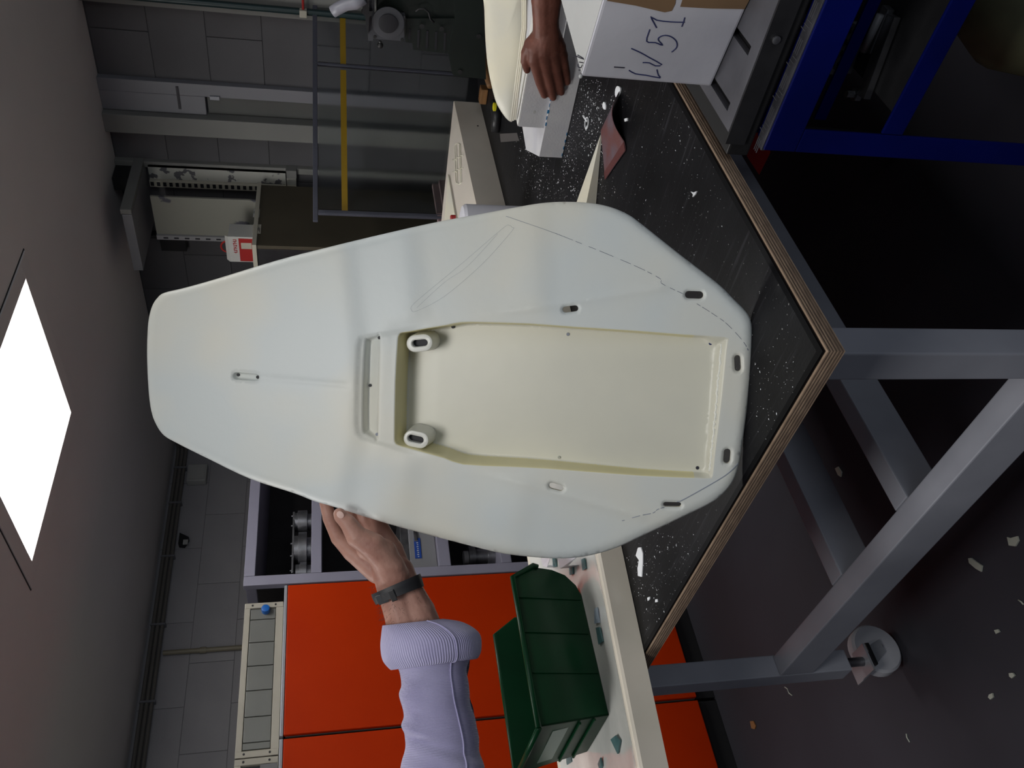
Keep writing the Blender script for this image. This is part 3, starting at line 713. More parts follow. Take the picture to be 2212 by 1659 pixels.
    for p in E_:
        k = (int(p[0]//2), int(p[1]//2)); ok = True
        for dx in (-1, 0, 1):
            for dy in (-1, 0, 1):
                for q in seen.get((k[0]+dx, k[1]+dy), ()):
                    if abs(q[0]-p[0])+abs(q[1]-p[1]) < 1.7: ok = False; break
                if not ok: break
            if not ok: break
        if ok: seen.setdefault(k, []).append(p); keep.append(tuple(p))
    allp = pts+keep
    v, e, f, _, _, _ = delaunay_2d_cdt([Vector(p) for p in allp], edges, [], 0, 1e-4)
    V = arr([p[:] for p in v]); Fc = [tuple(t) for t in f]
    cen = arr([V[list(t)].mean(0) for t in Fc])
    ok = inside(cen, OUT)
    for s in SLOTS: ok &= ~inside(cen, s)
    for c in BOSS_HOLES: ok &= ~inside(cen, c)
    inrec = inside(cen, REC); crec = sdist(cen, REC)
    hs = h_smooth(V); hc = h_cut(V)
    P3 = np.array([BP(V[i][0], V[i][1], hs[i])+BN*hc[i] for i in range(len(V))])
    bm = bmesh.new(); bv = [bm.verts.new(p) for p in P3]
    for i, t in enumerate(Fc):
        if not ok[i]: continue
        a, b, c = P3[list(t)]; tt = t if np.dot(np.cross(b-a, c-a), BN) > 0 else t[::-1]
        try: fc = bm.faces.new([bv[k] for k in tt])
        except ValueError: continue
        fc.smooth = True; fc.material_index = (3 if crec[i] < 7.6 and cen[i][0] < 1500 else 1) if inrec[i] else 0
    for vv in [q for q in bm.verts if not q.link_faces]: bm.verts.remove(vv)
    fr = list(bm.faces); bnd = [e_ for e_ in bm.edges if len(e_.link_faces) == 1]
    dup = bmesh.ops.duplicate(bm, geom=fr+list(bm.edges)+list(bm.verts))
    mp = dup['vert_map']; nf = [g for g in dup['geom'] if isinstance(g, bmesh.types.BMFace)]
    front = {q.index for q in ()}
    newv = [g for g in dup['geom'] if isinstance(g, bmesh.types.BMVert)]
    for q in newv: q.co = q.co-Vector(BN)*.0048
    bmesh.ops.reverse_faces(bm, faces=nf)
    for e_ in bnd:
        a, b = e_.verts; fc0 = e_.link_faces[0]
        lp_ = [l for l in fc0.loops if l.edge == e_][0]; a, b = lp_.vert, lp_.link_loop_next.vert
        try: q = bm.faces.new((b, a, mp[a], mp[b])); q.material_index = 2
        except ValueError: pass
    me = bpy.data.meshes.new('shell'); bm.to_mesh(me); bm.free()
    return me
BOSS = [(906.5, 741, 28.5, 19, -.10, 907, 741, 17, 7.5), (899, 949, 27.5, 18, .22, 898, 948.5, 17.5, 7.5)]
BOSS_HOLES = []
for b_ in BOSS:
    BOSS_HOLES.append(stad(b_[0]+10, b_[1], 14, 7, b_[4]))
bd = thing('cream_moulded_panel', P0, 'large cream moulded plastic panel with recess and slots, propped upright on the table corner', 'moulded panel')
me = build_panel()
off = Vector(ORG[bd.name])
for v in me.vertices: v.co -= off
for m_ in ('board', 'resin', 'rim', 'resin2'): me.materials.append(W[m_])
shell = bpy.data.objects.new('shell', me); COL.objects.link(shell); shell.parent = bd; ORG[shell.name] = tuple(off)
# slot bosses
for (cx, cy, hl, hw, an, hx, hy, hhl, hhw) in BOSS:
    n = 10; outer = stad(cx, cy, hl, hw, an, n); inner = stad(hx, hy, hhl, hhw, an, n); inn2 = stad(hx, hy, hhl+2.5, hhw+2.5, an, n); out2 = stad(cx, cy, hl-3, hw-3, an, n)
    topo = -.0075; dep = -.052
    m = MB(); rings = [[BP(x, y, topo)+BN*(dep-topo) for x, y in stad(cx, cy, hl+3, hw+3, an, n)], [BP(x, y, topo-.003) for x, y in outer], [BP(x, y, topo-.0006) for x, y in stad(cx, cy, hl-1.2, hw-1.2, an, n)], [BP(x, y, topo) for x, y in out2], [BP(x, y, topo) for x, y in inn2],
                        [BP(x, y, topo-.0015) for x, y in inner], [BP(x, y, topo)+BN*(dep-topo-.01) for x, y in inner]]
    k = len(rings[0]); vs = [q for r_ in rings for q in r_]; fs = []
    for i in range(len(rings)-1):
        for j in range(k):
            j2 = (j+1) % k; fs.append((i*k+j, (i+1)*k+j, (i+1)*k+j2, i*k+j2))
    m.add(vs, fs); o = m.build('slot_boss', W['boss'], bd, 'auto')
    bb = MB().prism([BP(x, y, topo)-BN*.011 for x, y in stad(hx, hy, hhl+1.2, hhw+1.2, an, 6)], -BN*.002); bb.build('slot_darkness', W['dark'], o)  # added black sheet paints the darkness inside the open slot
def on_panel(x, y, lift=.0004):
    h = float(h_smooth(arr([(x, y)]))[0]); hc_ = float(h_cut(arr([(x, y)]))[0])
    # solve the sight line against the recessed surface
    q = BP(x, y, h+hc_); return q+BN*lift
for (x, y, r, m_, nm) in ((515, 809.5, 3.4, 'dark', 0), (557, 814.5, 3.4, 'dark', 0), (819.5, 729.5, 3.4, 'dark', 0), (799.5, 832.5, 3.2, 'dark', 0), (814.5, 938, 3.2, 'pencil', 1), (978.5, 706, 3.6, 'dark', 0), (966.5, 970, 3.6, 'dark', 0),
                      (1534.5, 742, 3.4, 'ink', 1), (1506.5, 1010.5, 3.6, 'inkdk', 0), (1227, 722, 3.6, 'pencil', 1), (1208, 988, 3.2, 'chipd', 1)):
    c = on_panel(x, y, -.0004)
    rr = r*np.linalg.norm(c-CP)/F
    MB().lathe(c, BN, [(0, rr), (.0014, rr), (.0016, rr*.9)], 14).build('screw_hole', W[m_], bd)
def pencil(pts, r=.0006, m='pencil', name='pencil_line', sub=5, dashed=False):
    P = spline(pts, sub, False); P3 = [on_panel(p[0], p[1], .0002) for p in P]
    mb = MB()
    if dashed:
        i = 0
        while i < len(P3)-1:
            j = min(len(P3)-1, i+random.randint(2, 4)); mb.tube(P3[i:j+1], r, 5); i = j+random.choice((1, 1, 2))
            if j >= len(P3)-1: break
    else: mb.tube(P3, r, 5)
    return mb.build(name, W[m], bd)
pencil([(1093, 467), (1180, 497), (1237.6, 519)], .0003)
pencil([(1200, 504), (1237.6, 519), (1310, 548), (1382, 579), (1425.6, 602), (1430.5, 613), (1474, 634)], .00024, 'ink', 'pencil_line', 10, True)
pencil([(1505, 656), (1540, 678), (1570, 699.7), (1604, 736), (1616, 757)], .00024, 'ink', 'pencil_line', 10, True)
pencil([(1594, 1001), (1578, 1018), (1551, 1037), (1478.6, 1078), (1462, 1084)], .0008, 'pencil')
pencil([(1435, 1096), (1421, 1100), (1410, 1108), (1382, 1114), (1343.6, 1125)], .0006, 'pencil', dashed=True)
pencil([(1107, 492), (1100, 487), (1085, 494), (1000, 567), (930, 625), (892, 658), (889, 670), (902, 671), (960, 640), (1040, 572), (1105, 500), (1107, 492)], .00012, 'pencil')
pencil([(1075, 505), (1010, 575), (960, 610), (900, 665)], .00010, 'pencil')
# rough filler bead along the bottom of the recess
mb = MB(); ptsb = []
N_ = 60
for i in range(N_):
    t = i/(N_-1); x0 = 1561+(1536-1561)*t; y0 = 742+(1018-742)*t
    ptsb.append(on_panel(x0-2+random.uniform(-1.5, 1.5), y0, .0005))
mb.tube(ptsb, [.0016+.0010*random.random() for _ in ptsb], 7)
mb.build('filler_bead', W['bead'], bd, True)

# ================================================================== CREAM TRAY + GREEN BIN (left end of the table)
TR0, TR1, TRY0, TRY1, TRT = .40, 1.52, 1.446, 2.06, .955
tr = thing('resin_tray', (.95, 1.75, TZ), 'long cream resin tray with glossy inside and teal scraps, overhanging the table end', 'tray')
d_ = norm([-.986, .145, 0]); e_ = np.array([d_[1], -d_[0], 0]); e_ = -e_ if e_[1] < 0 else e_
o_ = np.array([.8767, 1.445, 0]); 
def TP(s, t, z): q = o_+d_*s+e_*t; return np.array([q[0], q[1], z])
s0, s1, tw = -.66, .48, .60
m = MB(); prof = [(0.0, TZ+.001), (0.0, TRT-.006), (.004, TRT-.001), (.012, TRT), (.022, TRT-.001), (.035, TRT-.006), (.06, TRT-.013), (.12, TRT-.017), (tw/2, TRT-.018), (tw-.12, TRT-.017), (tw-.05, TRT-.012), (tw-.02, TRT-.004), (tw-.008, TRT), (tw, TRT-.004), (tw, TZ+.001)]
ns = 40; vs = []; fs = []
for i in range(ns+1):
    s = s0+(s1-s0)*i/ns
    for (t, z) in prof: vs.append(TP(s, t, z))
k = len(prof)
for i in range(ns):
    for j in range(k-1): fs.append((i*k+j, (i+1)*k+j, (i+1)*k+j+1, i*k+j+1))
    fs.append((i*k+k-1, (i+1)*k+k-1, (i+1)*k, i*k))
fs += [tuple(range(k)), tuple(ns*k+j for j in range(k-1, -1, -1))]
m.add(vs, fs); m.mi = []
for i in range(ns):
    for j in range(k-1): m.mi.append(1 if 4 <= j <= 10 else 0)
    m.mi.append(0)
m.mi += [0, 0]
m.build('tray_body', [W['tray'], W['gloss']], tr, 'auto')
shards = [((1287, 1315), (1294, 1312), (1297, 1345), (1288, 1347), 'paleblue'), ((1290, 1356), (1299, 1354), (1305, 1385), (1297, 1392), 'teal'),
          ((1322, 1597), (1335, 1588), (1343, 1600), (1338, 1628), 'teal'), ((1224, 1622), (1234, 1618), (1238, 1645), (1226, 1655), 'teal'), ((1294, 1650), (1302, 1636), (1303, 1655), (1300, 1664), 'teal'),
          ((1258, 1208), (1266, 1206), (1268, 1228), (1262, 1232), 'teal'), ((1232, 1226), (1240, 1222), (1240, 1240), (1234, 1242), 'teal'), ((1196, 1206), (1203, 1206), (1204, 1224), (1198, 1226), 'teal')]
slab = ['pale blue flat shard beside the front foot of the green bin', 'teal grey shard against the base of the green bin', 'angular teal shard in the tray off the closed end of the green bin', 'long teal shard in the tray close to its back edge',
        'small teal shard at the picture edge between the angular and the long one', 'dark teal shard in the tray close to the cream panel edge', 'small teal shard beside the rounded front of the green bin', 'teal shard under the white sheet scraps']
for (a, b, c, d, m_), lb_ in zip(shards, slab):
    z = .9385
    P = [ZP(*q, z) for q in (a, b, c, d)]
    cc = sum(P)/4; t = thing('shard', (cc[0], cc[1], z), lb_, 'scrap', 'shards lying in the tray')
    MB().prism([P[0], P[1]+(0, 0, .002), P[2], P[3]+(0, 0, .001)], (0, 0, .0035)).build('shard_flake', W[m_], t)
sheet = [[(1168, 1206), (1188, 1205), (1181, 1226), (1172, 1222)], [(1204, 1208), (1246, 1203), (1226, 1222), (1211, 1228)]]
for k_, poly in enumerate(sheet):
    P = [ZP(x, y, .965+(.012 if i in (0, 1) else 0)) for i, (x, y) in enumerate(poly)]; cc = sum(P)/len(P)
    t = thing('white_sheet_scrap', (cc[0], cc[1], .94), ('curled white sheet scrap tucked behind the tip of the green bin', 'larger curled white sheet scrap at the edge of the cream panel in the tray')[k_], 'scrap', 'white sheet scraps in the tray')
    MB().prism(P, (0, 0, -.0015)).prism([P[-1], P[-2], P[-2]-(0, 0, .028), P[-1]-(0, 0, .028)], (.001, .001, 0)).build('sheet', W['paper'], t)
# green stacking bin
gb = thing('storage_bin', (.78, 1.76, .94), 'dark green open-fronted plastic storage bin standing in the cream tray', 'storage bin')
bx0, bx1, by0, by1, bz0, bz1 = .612, .905, 1.66, 1.865, .9385, 1.098
tx0, tx1, ty0, ty1 = .590, .925, 1.628, 1.897     # rim
tk = .0035
# side profile in (x, z): rounded low front lip, slanted mouth
def sidepoly():
    return [(bx0, bz0), (bx1-.02, bz0), (bx1+.005, bz0+.008), (bx1+.030, bz0+.030), (bx1+.042, bz0+.060), (bx1+.046, bz0+.098), (bx1+.047, bz0+.108), (tx1-.003, bz1), (tx0, bz1)]
SP = sidepoly()
def side(yb, yt, nrm):
    m = MB(); P = []
    for x, z in SP:
        t = (z-bz0)/(bz1-bz0); P.append((x, yb+(yt-yb)*t, z))
    m.prism(P, (0, nrm*tk, 0)); return m
side(by0, ty0, 1).build('bin_side', W['green'], gb)
side(by1, ty1, -1).build('bin_side', W['green'], gb)
MB().prism([(bx0, by0, bz0), (bx0, by1, bz0), (tx0, ty1, bz1), (tx0, ty0, bz1)], (tk, 0, 0)).build('bin_end', W['green'], gb)
MB().box((bx0+.002, by0+.002, bz0+.0002), (bx1-.016, by1-.002, bz0+tk)).build('bin_base', W['green'], gb)
fp = [(bx1-.02, bz0), (bx1+.005, bz0+.008), (bx1+.030, bz0+.030), (bx1+.042, bz0+.060), (bx1+.046, bz0+.098)]
m = MB()
for (xa1, za), (xb1, zb1) in zip(fp[:-1], fp[1:]):
    ya = by0+(ty0-by0)*(za-bz0)/(bz1-bz0); yb = by0+(ty0-by0)*(zb1-bz0)/(bz1-bz0); ya2 = by1+(ty1-by1)*(za-bz0)/(bz1-bz0); yb2 = by1+(ty1-by1)*(zb1-bz0)/(bz1-bz0)
    m.prism([(xa1, ya, za), (xa1, ya2, za), (xb1, yb2, zb1), (xb1, yb, zb1)], (-tk, 0, .001))
m.build('bin_front_lip', W['green'], gb)
def rimtube(pts, name='bin_rim'): return MB().tube(pts, .0062, 8).build(name, W['green'], gb, True)
e1 = [(tx0-.002, ty0-.004, bz1), (tx1-.004, ty0-.004, bz1), (bx1+.048, ty0+.006, bz0+.105), (bx1+.046, ty0+.010, bz0+.095)]
rimtube(e1); rimtube([(x, 1.7625*2-y, z) for x, y, z in e1]); rimtube([(tx0-.004, ty0-.004, bz1), (tx0-.004, ty1+.004, bz1)])
for xx in (.700, .790, .872):
    MB().prism([(xx, by0-.0012, bz0+.004), (xx+.006, by0-.0012, bz0+.004), (xx+.006, ty0-.0005, bz1-.006), (xx, ty0-.0005, bz1-.006)], (0, -.0018, 0)).build('bin_rib', W['green'], gb)
MB().prism([(bx0-.001, by0+.018, bz0+.03), (bx0-.001, by1-.018, bz0+.03), (tx0+.006, by1-.012, bz1-.04), (tx0+.006, by0+.012, bz1-.04)], (-.0015, 0, 0)).build('label_holder', W['binlabel'], gb)
for zz in (bz0+.03, bz0+.062):
    xx = bx0+(tx0-bx0)*(zz-bz0)/(bz1-bz0)
    MB().box((xx-.006, by0-.004, zz), (xx-.001, by1+.004, zz+.005), bev=.001).build('bin_rib', W['green'], gb)

# ================================================================== RIGHT SIDE OF TABLE
def stad0(cx, cy, hl, hw, ang, n=6):
    out = []
    for k in range(n+1): t = -math.pi/2+math.pi*k/n; out.append((hl-hw+hw*math.cos(t), hw*math.sin(t)))
    for k in range(n+1): t = math.pi/2+math.pi*k/n; out.append((-(hl-hw)+hw*math.cos(t), hw*math.sin(t)))
    c, s_ = math.cos(ang), math.sin(ang); return [(cx+c*a-s_*b, cy+s_*a+c*b) for a, b in out]
# pinkish cream block with the bright upper face (behind the panel, along X)
cbk = thing('cream_wedge_block', (2.4, 1.72, TZ), 'long cream resin block with a stack of moulded slots on top, behind the panel edge', 'block')
m = MB(); XA, XB = 1.95, 3.03
m.m = 0
Pa = [(XA, 1.63, TZ+.001), (XA, 1.63, 1.000), (XA, 1.80, 1.020), (XA, 1.80, TZ+.001)]
vs = [(x, y, z) for x in (XA, XB) for (_, y, z) in Pa]
vs[5] = (XB, 1.63, 1.005); vs[6] = (XB, 1.634, 1.0065); vs[7] = (XB, 1.634, TZ+.001)
_p = YP(957, 440, 1.80); _q = np.array([XB, 1.632, 1.007]); _t = (XA-XB)/(_p[0]-XB); _b = _q+(_p-_q)*_t
vs[2] = tuple(_b); vs[3] = (XA, _b[1], TZ+.001)
m.add(vs, [(0, 1, 2, 3)[::-1], (4, 5, 6, 7), (0, 4, 5, 1)[::-1], (1, 5, 6, 2)[::-1], (2, 6, 7, 3)[::-1], (3, 7, 4, 0)[::-1]])
bl = m.build('block_body', W['cream2'], cbk)
# moulded slots on the upper sloping face
def up(x, y):  # point on sloping top face for pixel
    A, B_, C_ = np.array([XA, 1.63, 1.000]), np.array([XB, 1.63, 1.005]), np.array(vs[2]); n = norm(np.cross(B_-A, C_-A)); d = ray(x, y); return CP+d*(((A-CP) @ n)/(d @ n))
lift = np.array([0, 0, .0015])
for hw_, cx_ in ((6.2, 990.5), (3.0, 991)):
    lp2 = stad0(cx_, 354, 44, hw_, math.pi/2-.03); MB().tube([up(x, y)+lift for x, y in lp2+lp2[:1]], .0017, 6).build('moulded_strip', W['cream'], cbk, True)
for x0, x1, yy in ((979, 987, 345), (979, 987, 371), (995, 1001, 336), (995, 1001, 363), (986, 995, 340), (986, 995, 366)):
    MB().tube([up(x0, yy)+lift, up(x1, yy)+lift], .0020, 6).build('moulded_bar', W['cream'], cbk, True)
MB().lathe(YP(1032, 272, 1.6285), (0, -1, 0), [(0, .003), (.001, .003)], 10).build('screw_hole', W['dark'], cbk)
# thin wedge and pink block, bottle behind
wd = thing('thin_cream_wedge', up(970, 440), 'thin pale yellow wedge lying on the sloping top of the cream block', 'wedge')
ups = norm(np.cross(np.array(vs[5])-np.array(vs[1]), np.array(vs[2])-np.array(vs[1]))); ups = ups if ups[2] > 0 else -ups
MB().prism([up(962, 500)+ups*.001, up(992, 500)+ups*.001, up(971, 378)+ups*.001], ups*.006).build('wedge_body', W['cream'], wd)
pk = thing('pinkish_block', (2.4, 1.88, TZ), 'pinkish grey foam block standing at the guard corner beside the panel edge', 'block')
a, b = YP(942, 402, 1.90), YP(946, 500, 1.90)
MB().box((b[0], 1.888, TZ+.001), (a[0], 1.905, YP(939, 440, 1.90)[2]), bev=.003).build('block_body', W['pink'], pk)
a, b = YP(957, 388, 1.86), YP(957, 500, 1.86)
MB().box((b[0], 1.862, TZ+.001), (a[0], 1.882, YP(955, 430, 1.86)[2]), bev=.002).build('block_front', W['pink'], pk)
bt = thing('white_tube_bottle', (2.1, 1.55, TZ), 'white plastic tube with a red tip standing behind the panel edge', 'bottle')
c = ZP(1132, 491, TZ); r_ = 47*np.linalg.norm(c-CP)/F*.93; ztop_ = c[2]+.118
zt_ = (np.array(CP)+ray(990, 480)*((c-CP) @ M[2]))[2]
MB().lathe((c[0], c[1], TZ+.001), (0, 0, 1), [(0, r_*.95), (.004, r_), (zt_-TZ-.014, r_), (zt_-TZ-.005, r_*.9), (zt_-TZ, r_*.6), (zt_-TZ+.004, .012)], 30).build('tube_body', W['paper'], bt, 'auto')
pt_ = CP+ray(984, 470)*((c-CP) @ M[2])
MB().lathe(pt_, (0, 0, 1), [(0, .008), (.014, .008), (.016, .006)], 12).build('red_tip', W['red'], bt, 'auto')
# small pointed cream wedge lying towards the panel
sw = thing('cream_sliver', ZP(1280, 380, TZ), 'long pointed cream foam sliver lying on the black table beside the panel', 'offcut')
tip = ZP(1301, 291, TZ); ba = ZP(1288, 445, TZ); bb = ZP(1262, 445, TZ+.0); bt_ = ZP(1228, 445, TZ+.028)
e0 = (ba-tip); ba2 = tip+e0*1.25; h0 = np.array([0, 0, .001])
pA, pB = ba2, ba2+(ZP(1262, 460, TZ)-ZP(1288, 460, TZ))*1.2
MB().add([tip+h0, ba2+h0, ba2+(0, 0, .030), pB+(0, 0, .030)+(.0, .02, 0), pB+h0+(0, .02, 0), tip+(0, 0, .004)],
         [(0, 1, 4), (0, 5, 2, 1), (5, 3, 2), (0, 4, 3, 5), (1, 2, 3, 4)]).build('sliver_body', W['cream'], sw)
# sandpaper
sp = thing('sandpaper_sheet', ZP(1325, 290, TZ), 'curled dark red sandpaper sheet lying on the black table', 'sandpaper')
q = [(1340, 198), (1300, 285), (1310, 388), (1354, 322), (1345, 260)]
c0, c1, c2, c3 = ZP(1341, 196, TZ), ZP(1300, 282, TZ), ZP(1310, 388, TZ), ZP(1354, 325, TZ)
vs = []; fs = []; n = 14
for i in range(n+1):
    for j in range(n+1):
        u, v = i/n, j/n
        p = (c0*(1-u)+c1*u)*(1-v)+(c3*(1-u)+c2*u)*v if False else c0*(1-u)*(1-v)+c1*u*(1-v)+c2*u*v+c3*(1-u)*v
        z = .003+.022*(1-u)**1.5*math.sin(math.pi*min(1, v*1.15))+.004*math.sin(v*7)*u*(1-u)
        # lift pulls the point towards the camera: slide it so its outline stays where it lies
        vs.append(p+np.array([0, 0, z]))
k = n+1
for i in range(n):
    for j in range(n): fs.append((i*k+j, (i+1)*k+j, (i+1)*k+j+1, i*k+j+1))
nv = len(vs); vs2 = vs+[v-np.array([0, 0, .0012]) for v in vs]; fs2 = fs+[tuple(nv+t for t in f[::-1]) for f in fs]
for i in range(n):
    for a, b in ((i, i+1), (n*k+i+1, n*k+i)): fs2.append((a, b, nv+b, nv+a))
    for a, b in (((i+1)*k, i*k), (i*k+n, (i+1)*k+n)): fs2.append((a, b, nv+b, nv+a))
MB().add(vs2, fs2).build('sheet', W['sand'], sp, True)
edge = [np.array(vs[i*k+n])*.0+np.array(vs[i*k+n]) for i in range(n+1)]
MB().prism([vs[n*k+n]+np.array([0, 0, .0006]), vs[n]+np.array([0, 0, .0006]), vs[n-2]+np.array([0, 0, .0008]), vs[n*k+n-2]+np.array([0, 0, .0008])], (0, 0, .0004)).build('folded_edge', W['sandedge'], sp)
# foam mould: lower slab and upper block
fm = thing('foam_mould', (1.95, 1.0, TZ), 'stepped white foam mould with a dashed blue line, under the brown hand', 'foam block')
FX = 1.85
MB().prism([(FX, 1.133, TZ+.001), (FX, .70, TZ+.001), (2.16, .70, TZ+.001), (2.16, 1.16, TZ+.001), (1.99, 1.20, TZ+.001)], (0, 0, .0605)).build('lower_slab', W['foam'], fm)
MB().prism([(FX+.006, 1.055, .9618), (FX+.006, .70, .9618), (2.12, .70, .9618), (2.12, 1.09, .9618)], (0, 0, .0652)).build('upper_block', W['foam'], fm)
MB().prism([(FX+.0065, 1.054, 1.0275), (FX+.0065, .70, 1.0275), (FX+.055, .70, 1.0275), (FX+.050, 1.05, 1.0275)], (0, 0, .003)).build('cut_strip', W['foamhi'], fm)
for k_ in range(11):
    y = 1.045-k_*.017
    MB().box((FX-.0008, y-.009, .9595+.002*(k_ % 2)), (FX+.001, y, .9625+.001*(k_ % 3))).build('blue_dash', W['blueink'], fm)
for k_ in range(4):
    y = 1.128-k_*.02; MB().box((FX-.0008, y-.008, .9015), (FX+.001, y, .9035)).build('blue_dash', W['blueink'], fm)
c = XP(1154, 242, FX+.006); MB().lathe(c, (-1, 0, 0), [(0, .004), (.0006, .004), (.0008, .003)], 12).build('drill_mark', W['cardtop'], fm)
# second cream shell lying on the mould
s2 = thing('cream_shell_part', (2.05, .95, 1.03), 'second cream moulded shell resting on top of the white foam mould', 'moulded panel')
pz = 1.033
fpts = [(1103, 263), (1075, 236), (1062, 200), (1050, 140), (1045, 80), (1043, 20), (1043, -60), (1128, -60), (1129, 0), (1132, 60), (1131, 130), (1119, 195)]
nn = norm([-.80, -.30, .52]); base = XP(1110, 262, FX+.03); base[2] = pz+.006
def SPt(x, y, o=0): d = ray(x, y); return CP+d*(((base+nn*o-CP) @ nn)/(d @ nn))
ol = spline(fpts, 4); cc = sum(ol)/len(ol)
m = MB(); rg = []
for sc_, o in ((1.0, 0), (.97, .006), (.9, .012), (.7, .018), (.4, .021)):
    rg.append([SPt(*(cc+(p-cc)*sc_), 0)+nn*(o-.012) for p in ol])
k = len(ol); vs = [q for r_ in rg for q in r_]+[SPt(*cc)+nn*.010]; fs = []
for i in range(len(rg)-1):
    for j in range(k): j2 = (j+1) % k; fs.append((i*k+j, i*k+j2, (i+1)*k+j2, (i+1)*k+j))
for j in range(k): fs.append(((len(rg)-1)*k+j, (len(rg)-1)*k+(j+1) % k, len(vs)-1))
bk_ = [q-nn*.006 for q in rg[0]]; o2 = len(vs); vs += bk_
for j in range(k): fs.append((j, o2+j, o2+(j+1) % k, (j+1) % k))
fs.append(tuple(range(o2, o2+k)))
m.add(vs, fs); m.build('shell', W['cream'], s2, True)
m = MB()
for i in range(3):
    A_, B_ = XP(1104+i*4.5, 262-i*2, FX+.025-i*.004), XP(1129+i*3.6, 60, FX+.025-i*.004)
    m.tube([A_, (A_+B_)/2+(0, 0, .0), B_, XP(1129+i*3.6, -50, FX+.025-i*.004)], .0030, 6)
m.build('rolled_edge', W['cream'], s2, True)
w_ = []
for i in range(40):
    t = i/39; w_.append(XP(1133+6*(1-t)+random.uniform(-1.2, 1.2)-14*t*0+ (1-t)*6-8*t*0, 165+t*95, FX+.02))
MB().tube(w_, .0012, 5).build('trim_line', W['inkdk'], s2)
# white cardboard box
bxc = np.array([1.180, .580, 0]); bu = norm([-.17, -.985, 0]); bw = norm([.985, -.15, 0]); BH = (.9015, 1.116)
def BX(u, w_, z): q = bxc+bu*u+bw*w_; return np.array([q[0], q[1], z])
wb = thing('cardboard_box', BX(.15, .15, .9015), 'white cardboard box marked LV 51 in blue marker, on the table edge', 'box')
L1, W1 = .42, .36
MB().obox(BX(0, 0, BH[0]), bu*L1, bw*W1, (0, 0, BH[1]-BH[0]), bev=.004).build('box_body', W['card'], wb)
MB().obox(BX(.004, .004, BH[1]-.0035), bu*(L1-.008), bw*(W1-.008), (0, 0, .0045), bev=.0008).build('box_top', W['cardtop'], wb)
nf = norm(np.cross(bu, [0, 0, 1])); nf = nf if nf[0] < 0 else -nf
def bface(x, y, o=.0006):
    q = BX(0, 0, 1.0); d = ray(x, y); return CP+d*(((q-CP) @ nf)/(d @ nf))+nf*o
def btop(x, y): return ZP(x, y, BH[1]+.0014)
def z5(a, b): return (1180+a/3.95, b/3.95)
def stroke(pts, fn, r, name, m, par, sub=4):
    P = [fn(p[0], p[1]) for p in (spline([z5(*q) for q in pts], sub, False) if sub > 1 else [z5(*q) for q in pts])]
    return MB().tube(P, r, 6).build(name, W[m], par)
stroke([(578, 570), (666, 576)], bface, .0009, 'marker_stroke', 'inkdk', wb, 1)
stroke([(705, 598), (760, 628), (850, 640), (970, 663), (955, 640), (942, 592)], bface, .0009, 'letter_l', 'ink', wb, 2)
stroke([(725, 412), (800, 445), (880, 490), (985, 550), (930, 560), (880, 535), (822, 532)], bface, .0009, 'letter_v', 'ink', wb, 2)
stroke([(882, 250), (855, 350), (930, 362), (992, 385), (955, 340), (965, 315), (1010, 300), (1065, 312), (1108, 350), (1112, 400), (1068, 442)], bface, .0009, 'digit_five', 'ink', wb, 3)
stroke([(940, 235), (915, 190), (890, 140), (940, 170), (1060, 185), (1178, 188)], bface, .0009, 'digit_one', 'ink', wb, 2)
stroke([(1180, 148), (1170, 185), (1155, 225)], bface, .0009, 'digit_one_foot', 'ink', wb, 1)
stroke([(230, 487), (255, 480), (290, 495), (322, 505), (300, 488), (268, 470)], btop, .0008, 'marker_stroke', 'inkdk', wb, 2)
stroke([(283, 530), (316, 536)], btop, .0008, 'marker_stroke', 'inkdk', wb, 1)
stroke([(272, 545), (272, 570), (296, 578), (308, 552)], btop, .0008, 'marker_stroke', 'inkdk', wb, 2)
stroke([(278, 598), (292, 598)], btop, .0008, 'marker_stroke', 'inkdk', wb, 1)
for poly in (((505, -60), (520, 5), (760, 45), (1010, 103), (1070, 90), (1100, 30), (1110, -60)), ((1150, -60), (1160, 0), (1142, 55), (1400, 70), (1690, 75), (1720, 20), (1760, -60))):
    MB().prism([bface(*z5(*q), .0003) for q in poly], nf*.0006).build('kraft_tape', W['kraft'], wb)
c = bface(*z5(295, 655)); MB().sphere(c+np.array([.002, 0, 0]), .0032, 6).build('crushed_corner', W['cardtop'], wb, True)

# steel plate, machine bed and blue stand
bs = thing('blue_machine_stand', (1.2, .3, 0), 'blue angle-iron machine stand with open shelf, beside the work table', 'machine stand')
SX, SYc, SZ = 1.045, .608, .850
DX = .62; Y_0 = -.25
fr_ = lambda lo, hi, nm, m_='bluep': MB().box(lo, hi, bev=.0015).build(nm, W[m_], bs)
fr_((SX, Y_0, SZ-.052), (SX+.005, SYc, SZ), 'top_rail')
fr_((SX+.006, Y_0, SZ-.010), (SX+.045, SYc-.006, SZ-.0055), 'top_flange')
fr_((SX+.055, Y_0, .733), (SX+.060, SYc-.026, .753), 'inner_rail')
fr_((SX, SYc-.038, .0), (SX+.005, SYc, SZ-.053), 'corner_post')
fr_((SX+.006, SYc-.006, .0), (SX+.045, SYc, SZ-.006), 'corner_post')
fr_((SX+DX, SYc-.04, .0), (SX+DX+.04, SYc, SZ-.006), 'corner_post')
fr_((SX+.05, SYc-.006, SZ-.055), (SX+DX-.001, SYc, SZ-.006), 'side_rail')
zr = XP(1960, 275, SX)[2]
fr_((SX+.001, Y_0, zr), (SX+.006, SYc-.039, zr+.036), 'lower_rail')
fr_((SX+.007, Y_0, zr), (SX+.04, SYc-.045, zr+.005), 'lower_flange')
fr_((SX+.041, Y_0, zr-.006), (SX+DX-.01, SYc-.05, zr-.001), 'shelf_plate', 'blackp')
